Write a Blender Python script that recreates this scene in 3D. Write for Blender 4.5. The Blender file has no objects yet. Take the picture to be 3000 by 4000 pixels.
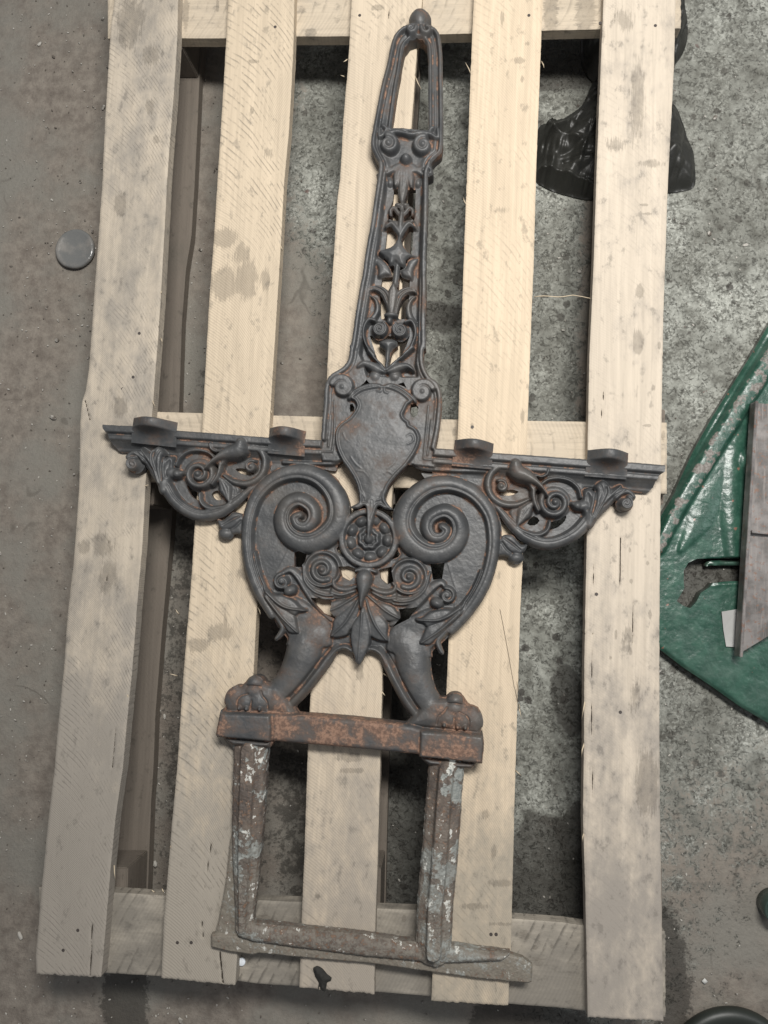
import bpy, bmesh, math, random
import numpy as np
from mathutils import Vector, Matrix
random.seed(7)
# ---------------------------------------------------------------- camera model shared by the camera object and the tracing helpers
F_PX = 3050.0; CX, CY = 1500.0, 2000.0          # photograph is 3000 x 4000
CAM_H = 1.27; DECK = 0.144
NADIR = (1770.0, 2270.0); VP_UP = (3075.0, -32900.0)
def _n(v): v = np.array(v, float); return v/np.linalg.norm(v)
_dn = _n((NADIR[0]-CX, -(NADIR[1]-CY), -F_PX))            # world -Z seen from the camera (x right, y up, -z forward)
_Z = -_dn
_Y = _n((VP_UP[0]-CX, -(VP_UP[1]-CY), -F_PX)); _Y = _n(_Y-_Z*np.dot(_Y, _Z)); _X = np.cross(_Y, _Z)
M_W2C = np.stack([_X, _Y, _Z], 1)                          # columns: world axes in camera coordinates
M_C2W = M_W2C.T
CAM = np.array([0.0, 0.0, CAM_H])
def W(px, py, z):
    """world point on the horizontal plane z along the line of sight of photograph pixel (px, py)"""
    px = np.asarray(px, float); py = np.asarray(py, float)
    d = np.stack([px-CX, -(py-CY), np.full(px.shape, -F_PX)], -1) @ M_C2W.T
    t = (z-CAM_H)/d[..., 2]
    return CAM+d*t[..., None]
# ---------------------------------------------------------------- scene, camera, light
SC = bpy.context.scene
COL = SC.collection
cam_d = bpy.data.cameras.new('camera'); cam_d.sensor_fit = 'HORIZONTAL'; cam_d.sensor_width = 36.0
cam_d.lens = 36.0*F_PX/3000.0; cam_d.clip_start = 0.05; cam_d.clip_end = 100.0
cam = bpy.data.objects.new('camera', cam_d); COL.objects.link(cam)
_R = Matrix([[M_C2W[i][j] for j in range(3)] for i in range(3)]).to_4x4()
cam.matrix_world = Matrix.Translation(Vector(CAM)) @ _R
SC.camera = cam
SC.view_settings.view_transform = 'Standard'; SC.view_settings.look = 'None'; SC.view_settings.exposure = 0.0; SC.view_settings.gamma = 1.0
SC.render.engine = 'CYCLES'; SC.cycles.use_denoising = True; SC.cycles.max_bounces = 6
w = bpy.data.worlds.new('World'); SC.world = w; w.use_nodes = True
w.node_tree.nodes['Background'].inputs[0].default_value = (0.90, 0.93, 1.0, 1); w.node_tree.nodes['Background'].inputs[1].default_value = 0.22
def area(name, loc, target, sx, sy, power, colr):
    d = bpy.data.lights.new(name, 'AREA'); d.shape = 'RECTANGLE'; d.size = sx; d.size_y = sy; d.energy = power; d.color = colr
    o = bpy.data.objects.new(name, d); COL.objects.link(o); o.location = loc
    o.rotation_euler = (Vector(target)-Vector(loc)).to_track_quat('-Z', 'Y').to_euler(); return o
area('workshop_strip_light', (0.28, 0.80, 1.95), (0.15, 0.3, 0.1), 0.75, 0.28, 54, (1.0, 0.975, 0.935))
area('workshop_side_light', (2.4, 0.3, 2.4), (0, 0, 0), 1.0, 1.0, 13, (0.95, 0.97, 1.0))
# ---------------------------------------------------------------- relief engine (numpy height fields -> real meshes)
def vnoise(x, y, seed):
    r = np.random.RandomState(seed); T = r.rand(256, 256).astype(np.float32)
    xi = np.floor(x).astype(int); yi = np.floor(y).astype(int)
    fx = (x-xi).astype(np.float32); fy = (y-yi).astype(np.float32)
    fx = fx*fx*(3-2*fx); fy = fy*fy*(3-2*fy)
    a = T[yi & 255, xi & 255]; b = T[yi & 255, (xi+1) & 255]; c = T[(yi+1) & 255, xi & 255]; d = T[(yi+1) & 255, (xi+1) & 255]
    return (a*(1-fx)+b*fx)*(1-fy)+(c*(1-fx)+d*fx)*fy
def fbm(x, y, seed, octs=4):
    s = 0; a = 0.5; t = 0
    for o in range(octs):
        s = s+a*vnoise(x*2**o+17.3*o, y*2**o-9.1*o, seed+o); t += a; a *= 0.55
    return s/t
def catmull(pts, closed=False, step=14.0, extra=None):
    P = np.array(pts, float); n = len(P)
    E = None if extra is None else np.array(extra, float)
    out = []; oe = []
    rng = range(n) if closed else range(n-1)
    for i in rng:
        g = (lambda k: k % n) if closed else (lambda k: min(max(k, 0), n-1))
        a, b, c, d = P[g(i-1)], P[g(i)], P[g(i+1)], P[g(i+2)]
        m = max(1, int(np.hypot(*(c-b))/step+0.5))
        for k in range(m):
            t = k/m
            out.append(0.5*((2*b)+(-a+c)*t+(2*a-5*b+4*c-d)*t*t+(-a+3*b-3*c+d)*t**3))
            if E is not None: oe.append(E[g(i)]*(1-t)+E[g(i+1)]*t)
    if not closed:
        out.append(P[-1])
        if E is not None: oe.append(E[-1])
    return (np.array(out), np.array(oe)) if E is not None else np.array(out)
def offset_path(pts, d, closed=False):
    P = np.array(pts, float)
    if closed: T = np.roll(P, -1, 0)-np.roll(P, 1, 0)
    else: T = np.gradient(P, axis=0)
    T /= np.maximum(np.hypot(T[:, 0], T[:, 1]), 1e-9)[:, None]
    return P+d*np.stack([-T[:, 1], T[:, 0]], 1)
def boxblur(A, r):
    def b1(A):
        c = np.cumsum(np.pad(A, ((r+1, r), (0, 0)), mode='edge'), axis=0, dtype=np.float64)
        return (c[2*r+1:]-c[:-2*r-1])/(2*r+1)
    return b1(b1(A).T).T.astype(np.float32)

class Relief:
    def __init__(s, x0, y0, x1, y1, step):
        s.x0, s.y0, s.step = x0, y0, step
        s.nx = int((x1-x0)/step)+1; s.ny = int((y1-y0)/step)+1
        s.H = np.full((s.ny, s.nx), -1.0, np.float32); s.S = np.full((s.ny, s.nx), -60.0, np.float32)
        s.L = np.full((s.ny, s.nx), -1, np.int16); s.R = np.zeros((s.ny, s.nx), np.float32)
        s.parts = []
    def part(s, name, parent=None, label=None):
        s.parts.append(dict(name=name, parent=parent, label=label)); return len(s.parts)-1
    def win(s, xa, ya, xb, yb):
        i0 = max(0, int((xa-s.x0)/s.step)); i1 = min(s.nx, int((xb-s.x0)/s.step)+2)
        j0 = max(0, int((ya-s.y0)/s.step)); j1 = min(s.ny, int((yb-s.y0)/s.step)+2)
        if i1 <= i0 or j1 <= j0: return None
        X, Y = np.meshgrid(s.x0+s.step*np.arange(i0, i1), s.y0+s.step*np.arange(j0, j1))
        return slice(j0, j1), slice(i0, i1), X.astype(np.float32), Y.astype(np.float32)
    def put(s, js, iz, sd, h, part, rust=0.0, mode='max'):
        H, S, L, R = s.H[js, iz], s.S[js, iz], s.L[js, iz], s.R[js, iz]
        if mode in ('max', 'set'):
            m = (sd > 0) & ((h > H) | (mode == 'set'))
            H[m] = h[m]; L[m] = part; R[m] = rust
            np.maximum(S, sd, out=S)
        elif mode == 'blend':
            m = sd > 0; Hm = H[m]; hm = h[m]; k = 5.0; was = Hm > -.5
            f = np.clip(.5+.5*(hm-Hm)/k, 0, 1); sm = Hm*(1-f)+hm*f+k*f*(1-f)*.5
            e = np.clip(sd[m]/3, 0, 1); sm = np.where(was, np.where(hm > Hm-k, np.maximum(Hm, sm*e+Hm*(1-e)), Hm), hm); H[m] = sm
            l = L[m]; l[(hm > Hm)] = part; L[m] = l; q = R[m]; q[(hm > Hm)] = rust; R[m] = q; np.maximum(S, sd, out=S)
        elif mode == 'add':
            m = (sd > 0) & (H > -0.5); H[m] += h[m]
            if part is not None and part >= 0: L[m] = part
        elif mode == 'hole':
            np.minimum(S, -sd, out=S); m = sd > 0; H[m] = -1; L[m] = -1; R[m] = 0
    def polysd(s, pts, D):
        P = np.array(pts, float); w = s.win(P[:, 0].min()-D, P[:, 1].min()-D, P[:, 0].max()+D, P[:, 1].max()+D)
        if w is None: return None
        js, iz, X, Y = w; d = np.full(X.shape, D, np.float32); ins = np.zeros(X.shape, bool)
        xs = X[0]; ys = Y[:, 0]; Q = np.roll(P, -1, 0)
        for (ax, ay), (bx, by) in zip(P, Q):
            i0 = np.searchsorted(xs, min(ax, bx)-D); i1 = np.searchsorted(xs, max(ax, bx)+D)
            j0 = np.searchsorted(ys, min(ay, by)-D); j1 = np.searchsorted(ys, max(ay, by)+D)
            if i1 > i0 and j1 > j0:
                x = X[j0:j1, i0:i1]-ax; y = Y[j0:j1, i0:i1]-ay; vx, vy = bx-ax, by-ay
                t = np.clip((x*vx+y*vy)/max(vx*vx+vy*vy, 1e-9), 0, 1)
                dd = np.hypot(x-t*vx, y-t*vy); np.minimum(d[j0:j1, i0:i1], dd, out=d[j0:j1, i0:i1])
            if ay != by:
                j0 = np.searchsorted(ys, min(ay, by)); j1 = np.searchsorted(ys, max(ay, by))
                if j1 > j0:
                    xi = ax+(ys[j0:j1]-ay)*(bx-ax)/(by-ay)
                    ins[j0:j1] ^= (xs[None, :] < xi[:, None])
        return js, iz, X, Y, np.where(ins, d, -d)
    def poly(s, pts, knots, part, smooth=True, mode='max', rust=0.0, D=60, step=14, tilt=None):
        """knots: list of (sdf px, height mm)"""
        P = catmull(pts, True, step) if smooth else np.array(pts, float)
        r = s.polysd(P, D)
        if r is None: return
        js, iz, X, Y, sd = r; k = np.array(knots, float)
        h = np.interp(sd, k[:, 0], k[:, 1]).astype(np.float32)
        s.put(js, iz, sd, h, part, rust, mode)
    def hole(s, pts, smooth=True): s.poly(pts, [(0, 0), (1, 0)], -1, smooth, 'hole', D=30)
    def stroke(s, pts, rad, base, amp, part, prof='round', mode='max', rust=0.0, flip=1, smooth=True, step=10, butt=False):
        if len(rad) != len(pts): rad = np.interp(np.linspace(0, 1, len(pts)), np.linspace(0, 1, len(rad)), rad)
        P, R = catmull(pts, False, step, rad) if smooth else (np.array(pts, float), np.array(rad, float))
        rm = R.max()+5
        w = s.win(P[:, 0].min()-rm, P[:, 1].min()-rm, P[:, 0].max()+rm, P[:, 1].max()+rm)
        if w is None: return
        js, iz, X, Y = w; best = np.full(X.shape, -60, np.float32); q = np.zeros(X.shape, np.float32); tt = np.zeros(X.shape, np.float32)
        xs = X[0]; ys = Y[:, 0]; n = len(P)-1
        for k in range(n):
            ax, ay = P[k]; bx, by = P[k+1]; D = max(R[k], R[k+1])+5
            i0 = np.searchsorted(xs, min(ax, bx)-D); i1 = np.searchsorted(xs, max(ax, bx)+D)
            j0 = np.searchsorted(ys, min(ay, by)-D); j1 = np.searchsorted(ys, max(ay, by)+D)
            if i1 <= i0 or j1 <= j0: continue
            x = X[j0:j1, i0:i1]-ax; y = Y[j0:j1, i0:i1]-ay; vx, vy = bx-ax, by-ay; L2 = max(vx*vx+vy*vy, 1e-9)
            t = np.clip((x*vx+y*vy)/L2, 0, 1); d = np.hypot(x-t*vx, y-t*vy); r = R[k]*(1-t)+R[k+1]*t
            sd = r-d
            if butt and k in (0, n-1):
                pr = (x*vx+y*vy)/math.sqrt(L2)
                if k == 0: sd = np.minimum(sd, pr)
                if k == n-1: sd = np.minimum(sd, math.sqrt(L2)-pr)
            B = best[j0:j1, i0:i1]; m = sd > B
            B[m] = sd[m]; sg = np.sign(vx*y-vy*x)
            q[j0:j1, i0:i1][m] = (sg*d/np.maximum(r, .1))[m]*flip; tt[j0:j1, i0:i1][m] = ((k+t)/n)[m]
        a = np.clip(1-q*q, 0, 1)
        if prof == 'round': f = np.sqrt(a)
        elif prof == 'flat': f = np.minimum(1, (1-np.abs(q))/0.25)
        elif prof == 'soft': f = a
        elif prof == 'leaf': f = np.sqrt(a)*(0.62+0.38*np.minimum(1, np.abs(q)/0.45))+0.30*np.exp(-(q/0.13)**2)
        elif prof == 'cup': f = 0.45+0.55*np.abs(q)**2*(np.abs(q) < .93)
        elif callable(prof): f = prof(q, tt)
        amp_ = np.interp(tt, np.linspace(0, 1, len(amp)), amp).astype(np.float32) if hasattr(amp, '__len__') else amp
        s.put(js, iz, best, (base+amp_*f).astype(np.float32), part, rust, mode)
    def dome(s, cx, cy, rx, ry, base, amp, part, rot=0.0, rust=0.0, prof='round', mode='max'):
        rm = max(rx, ry)+6; w = s.win(cx-rm, cy-rm, cx+rm, cy+rm)
        if w is None: return
        js, iz, X, Y = w; c, n = math.cos(rot), math.sin(rot); x = (X-cx)*c+(Y-cy)*n; y = -(X-cx)*n+(Y-cy)*c
        rr = np.hypot(x/rx, y/ry); sd = (1-rr)*min(rx, ry); a = np.clip(1-rr*rr, 0, 1)
        f = np.sqrt(a) if prof == 'round' else (a if prof == 'soft' else prof(rr, np.arctan2(y, x)))
        s.put(js, iz, sd, (base+amp*f).astype(np.float32), part, rust, mode)
    def finish(s, soften=1):
        s.S = np.where(s.H > -0.5, np.maximum(s.S, 0.01), s.S)
        H = s.H.copy(); M = H > -0.5; L = s.L.copy(); R = s.R.copy()
        for it in range(3):
            bh = H.copy(); bl = L.copy(); br = R.copy()
            for dj, di in ((0, 1), (0, -1), (1, 0), (-1, 0), (1, 1), (-1, -1), (1, -1), (-1, 1)):
                hh = np.roll(H, (dj, di), (0, 1)); ll = np.roll(L, (dj, di), (0, 1)); r2 = np.roll(R, (dj, di), (0, 1))
                m = (H < -0.5) & (hh > bh); bh[m] = hh[m]; bl[m] = ll[m]; br[m] = r2[m]
            H, L, R = bh, bl, br
        W = (H > -0.5).astype(np.float32); HH = np.where(W > 0, H, 0)
        for _ in range(soften):
            HH = np.where(W > 0, boxblur(HH, 1)/np.maximum(boxblur(W, 1), 1e-3), 0)
        s.Hf, s.Lf, s.Rf = HH, L, np.clip(boxblur(R, 3), 0, 1)
        c = 0
        for r, k in ((2, 1.05), (4, .6), (14, .11)):
            c = c+k*(boxblur(HH, r)/np.maximum(boxblur(W, r), 1e-3)-HH)
        s.C = np.where(W > 0, c, 0)
# ---------------------------------------------------------------- object helpers
def tag(o, label=None, cat=None, group=None, kind=None):
    for k, v in (('label', label), ('category', cat), ('group', group), ('kind', kind)):
        if v: o[k] = v
    return o
def empty(name, loc):
    o = bpy.data.objects.new(name, None); o.location = loc; o.empty_display_size = .05; COL.objects.link(o); return o
def link(name, me, mat, parent=None, smooth=True):
    o = bpy.data.objects.new(name, me); COL.objects.link(o)
    if mat: me.materials.append(mat)
    if parent is not None:
        o.parent = parent; p = parent; off = Vector((0, 0, 0))
        while p is not None: off += p.location; p = p.parent
        o.location = -off                      # meshes are written in world coordinates
    return o
def mesh_np(name, V, F, attrs=None, smooth=True):
    me = bpy.data.meshes.new(name); V = np.asarray(V, np.float32); F = np.asarray(F, np.int32)
    me.vertices.add(len(V)); me.vertices.foreach_set('co', V.ravel())
    k = F.shape[1]; me.loops.add(F.size); me.loops.foreach_set('vertex_index', F.ravel())
    me.polygons.add(len(F)); me.polygons.foreach_set('loop_start', np.arange(0, F.size, k, dtype=np.int32)); me.polygons.foreach_set('loop_total', np.full(len(F), k, np.int32))
    me.polygons.foreach_set('use_smooth', np.full(len(F), smooth))
    for n, a in (attrs or {}).items():
        at = me.attributes.new(n, 'FLOAT', 'POINT'); at.data.foreach_set('value', np.asarray(a, np.float32))
    me.update(calc_edges=True); return me

def relief_objects(r, z0, zref, mat, root, bottom=0.0, names=None, min_cells=6, rough=None):
    """turn a finished Relief into one mesh object per part; returns dict part index -> object"""
    st, S = r.step, r.S
    ny, nx = r.ny, r.nx
    Xp, Yp = np.meshgrid(r.x0+st*np.arange(nx), r.y0+st*np.arange(ny)); Xp = Xp.astype(np.float64); Yp = Yp.astype(np.float64)
    cs = (S[:-1, :-1]+S[1:, :-1]+S[:-1, 1:]+S[1:, 1:])/4
    ok = (r.Hf > 0.2)
    cell = (cs > 0) & ok[:-1, :-1] & ok[1:, :-1] & ok[:-1, 1:] & ok[1:, 1:]
    # snap border vertices to the outline
    cp = np.pad(cell, 1)
    cnt = cp[:-1, :-1].astype(int)+cp[1:, :-1]+cp[:-1, 1:]+cp[1:, 1:]
    border = (cnt > 0) & (cnt < 4)
    gy, gx = np.gradient(S); gn = np.maximum(np.hypot(gx, gy), 1e-4)
    d = np.clip(S/(gn/st*1.0), -0.75*st, 0.75*st)
    dx = np.where(border, -d*gx/gn, 0); dy = np.where(border, -d*gy/gn, 0)
    # smooth the snapped border offsets a little
    Xp = Xp+dx; Yp = Yp+dy
    Wd = W(Xp, Yp, zref)
    P = np.stack([Wd[..., 0], Wd[..., 1], z0+r.Hf/1000.0], -1)
    lab = np.where(cell, np.maximum(np.maximum(0, r.Lf[:-1, :-1]), 0), -1)
    hs = np.stack([r.Hf[:-1, :-1], r.Hf[1:, :-1], r.Hf[:-1, 1:], r.Hf[1:, 1:]]); ls = np.stack([r.Lf[:-1, :-1], r.Lf[1:, :-1], r.Lf[:-1, 1:], r.Lf[1:, 1:]])
    lab = np.where(cell, np.take_along_axis(ls, hs.argmax(0)[None], 0)[0], -1)
    vid = np.arange(ny*nx).reshape(ny, nx)
    A, B, C, D = vid[:-1, :-1], vid[1:, :-1], vid[1:, 1:], vid[:-1, 1:]   # image order: y down
    # boundary walls
    up = cell & ~cp[:-2, 1:-1]; dn = cell & ~cp[2:, 1:-1]; lf = cell & ~cp[1:-1, :-2]; rt = cell & ~cp[1:-1, 2:]
    cav = np.clip(r.C, -3, 3); objs = {}
    pit = getattr(r, 'pit', np.zeros_like(r.C))
    for k, pt in enumerate(r.parts):
        m = lab == k
        if m.sum() < min_cells: continue
        q = np.stack([A[m], B[m], C[m], D[m]], 1)
        e = np.concatenate([np.stack([D[up & m], A[up & m]], 1), np.stack([B[dn & m], C[dn & m]], 1), np.stack([A[lf & m], B[lf & m]], 1), np.stack([C[rt & m], D[rt & m]], 1)])
        u, inv = np.unique(q, return_inverse=True); F = inv.reshape(q.shape)
        V = P.reshape(-1, 3)[u]; a = dict(cav=cav.ravel()[u], rust=r.Rf.ravel()[u], pit=pit.ravel()[u])
        if len(e):
            eu, ei = np.unique(e, return_inverse=True); ei = ei.reshape(e.shape); T = P.reshape(-1, 3)[eu]
            Mid = T.copy(); Mid[:, 2] = np.maximum(T[:, 2]-.0015, z0+bottom); Bt = T.copy(); Bt[:, 2] = z0+bottom
            n0 = len(V); n1 = len(eu); V = np.concatenate([V, T, Bt])
            F = np.concatenate([F, np.stack([ei[:, 0]+n0, ei[:, 0]+n0+n1, ei[:, 1]+n0+n1, ei[:, 1]+n0], 1)[:, ::-1]])
            ru = r.Rf.ravel()[eu]; pz = pit.ravel()[eu]
            a = dict(cav=np.concatenate([a['cav'], np.full(2*n1, .25)]), rust=np.concatenate([a['rust'], np.maximum(ru, .42), np.maximum(ru, .42)]), pit=np.concatenate([a['pit'], pz, pz]))
        me = mesh_np(pt['name'], V, F, a)
        par = root if pt['parent'] is None else objs.get(pt['parent'], root)
        o = link(pt['name'], me, mat(pt) if callable(mat) else mat, par)
        if pt['label']: o['label'] = pt['label']
        objs[k] = o
    return objs

# ---------------------------------------------------------------- node helpers
class NT:
    def __init__(s, name):
        s.m = bpy.data.materials.new(name); s.m.use_nodes = True; s.t = s.m.node_tree; s.b = s.t.nodes['Principled BSDF']
        s.co = s.t.nodes.new('ShaderNodeTexCoord').outputs['Object']
    def n(s, typ, **kw):
        nd = s.t.nodes.new(typ)
        for k, v in kw.items():
            if hasattr(nd, k): setattr(nd, k, v)
        return nd
    def sock(s, nd, i, v):
        if isinstance(v, bpy.types.NodeSocket): s.t.links.new(v, nd.inputs[i])
        elif v is not None: nd.inputs[i].default_value = v
    def math(s, op, a, b=None, c=None, clamp=False):
        nd = s.n('ShaderNodeMath', operation=op); nd.use_clamp = clamp
        s.sock(nd, 0, a); s.sock(nd, 1, b); s.sock(nd, 2, c); return nd.outputs[0]
    def noise(s, scale, detail=5, rough=.6, vec=None, dist=0.0):
        nd = s.n('ShaderNodeTexNoise'); s.sock(nd, 'Vector', vec or s.co); nd.inputs['Scale'].default_value = scale; nd.inputs['Detail'].default_value = detail
        nd.inputs['Roughness'].default_value = rough; nd.inputs['Distortion'].default_value = dist; return nd.outputs['Fac']
    def vor(s, scale, vec=None, feature='F1', rnd=1.0):
        nd = s.n('ShaderNodeTexVoronoi'); nd.feature = feature; s.sock(nd, 'Vector', vec or s.co); nd.inputs['Scale'].default_value = scale; nd.inputs['Randomness'].default_value = rnd; return nd.outputs['Distance']
    def map(s, vec=None, scale=(1, 1, 1), rot=(0, 0, 0), loc=(0, 0, 0)):
        nd = s.n('ShaderNodeMapping'); s.sock(nd, 'Vector', vec or s.co); nd.inputs['Scale'].default_value = scale; nd.inputs['Rotation'].default_value = rot; nd.inputs['Location'].default_value = loc; return nd.outputs[0]
    def ss(s, x, a, b):   # smoothstep a..b -> 0..1
        nd = s.n('ShaderNodeMapRange'); nd.interpolation_type = 'SMOOTHSTEP'; s.sock(nd, 0, x); nd.inputs[1].default_value = a; nd.inputs[2].default_value = b; return nd.outputs[0]
    def mix(s, f, a, b, mode='MIX'):
        nd = s.n('ShaderNodeMix', data_type='RGBA', blend_type=mode); nd.clamp_factor = True; s.sock(nd, 0, f)
        s.sock(nd, 6, (*a, 1) if isinstance(a, tuple) else a); s.sock(nd, 7, (*b, 1) if isinstance(b, tuple) else b); return nd.outputs[2]
    def attr(s, name):
        nd = s.n('ShaderNodeAttribute'); nd.attribute_name = name; return nd.outputs['Fac']
    def sep(s, vec=None):
        nd = s.n('ShaderNodeSeparateXYZ'); s.sock(nd, 0, vec or s.co); return nd.outputs
    def bump(s, h, strength=.3, dist=.001, prev=None):
        nd = s.n('ShaderNodeBump'); s.sock(nd, 'Height', h); nd.inputs['Strength'].default_value = strength; nd.inputs['Distance'].default_value = dist
        if prev is not None: s.sock(nd, 'Normal', prev)
        return nd.outputs[0]
    def out(s, col=None, rough=None, normal=None, **kw):
        if col is not None: s.sock(s.b, 'Base Color', (*col, 1) if isinstance(col, tuple) else col)
        if rough is not None: s.sock(s.b, 'Roughness', rough)
        if normal is not None: s.sock(s.b, 'Normal', normal)
        for k, v in kw.items(): s.sock(s.b, k.replace('_', ' '), v)
        return s.m
def srgb(r, g, b):
    f = lambda c: (c/255)/12.92 if c/255 <= .04045 else ((c/255+.055)/1.055)**2.4
    return (f(r), f(g), f(b))

# ---------------------------------------------------------------- materials
def iron_material(dusty=False):
    m = NT('dusty_cast_iron' if dusty else 'old_cast_iron'); cav = m.attr('cav'); ru = m.attr('rust'); pit = m.attr('pit')
    n1 = m.noise(27, 7, .62); n2 = m.noise(210, 5, .65); n3 = m.noise(9, 4, .55); n4 = m.noise(700, 3, .7)
    base = m.mix(m.ss(n1, .35, .68), (.048, .050, .052), (.090, .090, .089))
    base = m.mix(m.ss(n3, .45, .7), base, (.088, .080, .071))
    # brown stain and orange rust where dirt sits: hollows, sides, and where the metal has been wet
    rv = m.math('ADD', m.math('MULTIPLY', cav, m.math('MULTIPLY', m.ss(m.noise(55, 4, .6, m.map(None, (1, 1, 1), (0, 0, 0), (1, 4, 2))), .42, .64), .29)), m.math('MULTIPLY', ru, .62)); rv = m.math('ADD', rv, m.math('MULTIPLY', m.math('SUBTRACT', n1, .5), 1.8)); rv = m.math('ADD', rv, m.math('MULTIPLY', m.math('SUBTRACT', n2, .5), .4)); rv = m.math('ADD', rv, m.math('MULTIPLY', m.math('SUBTRACT', n3, .5), .9))
    c = m.mix(m.ss(rv, .02, .42), base, (.082, .062, .052))
    c = m.mix(m.math('MULTIPLY', m.ss(rv, .30, .55), .85), c, m.mix(m.ss(n2, .4, .62), (.135, .078, .054), (.27, .160, .108)))
    # posts: dark brown scale, chalky paint and lime patches
    q = m.noise(60, 5, .6, m.map(None, (1, .55, 1))); q2 = m.noise(19, 4, .6); q3 = m.noise(150, 5, .7)
    sc = m.mix(m.ss(q, .4, .6), (.072, .058, .050), (.125, .100, .082)); sc = m.mix(m.ss(q3, .52, .66), sc, (.17, .105, .068))
    gy = m.mix(m.ss(q3, .3, .7), (.14, .155, .15), (.27, .28, .26))
    pz = m.math('ADD', q2, m.math('MULTIPLY', m.math('SUBTRACT', q3, .5), .35))
    sc = m.mix(m.ss(pz, .55, .575), sc, gy); sc = m.mix(m.ss(m.math('ADD', q, m.math('MULTIPLY', m.math('SUBTRACT', q3, .5), .6)), .635, .66), sc, (.52, .52, .48))
    Xw, Yw, Zw = m.sep(); du = m.ss(m.math('ADD', Yw, m.math('MULTIPLY', m.math('SUBTRACT', n3, .5), .5)), -.22, -.52); sc = m.mix(m.math('MULTIPLY', du, m.ss(q3, .62, .40)), sc, m.mix(n2, (.13, .115, .095), (.22, .20, .17)))
    c = m.mix(m.ss(pit, .05, .30), c, sc)
    if dusty: c = m.mix(m.ss(q3, .70, .45), c, m.mix(n2, (.12, .106, .084), (.225, .20, .163)))
    fl = m.ss(m.noise(330, 2, .5), .74, .77); c = m.mix(m.math('MULTIPLY', fl, .35), c, (.30, .32, .33))
    b = m.bump(m.math('ADD', m.math('MULTIPLY', n2, .7), m.math('MULTIPLY', n4, .45)), .35, .0008)
    b = m.bump(m.ss(rv, .25, .5), .35, .0004, b)
    rough = m.math('ADD', .48, m.math('MULTIPLY', m.ss(rv, .0, .5), .32)); rough = m.math('ADD', rough, m.math('MULTIPLY', pit, .2), clamp=True)
    return m.out(c, rough, b, Metallic=.0, Specular_IOR_Level=.50)

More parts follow.
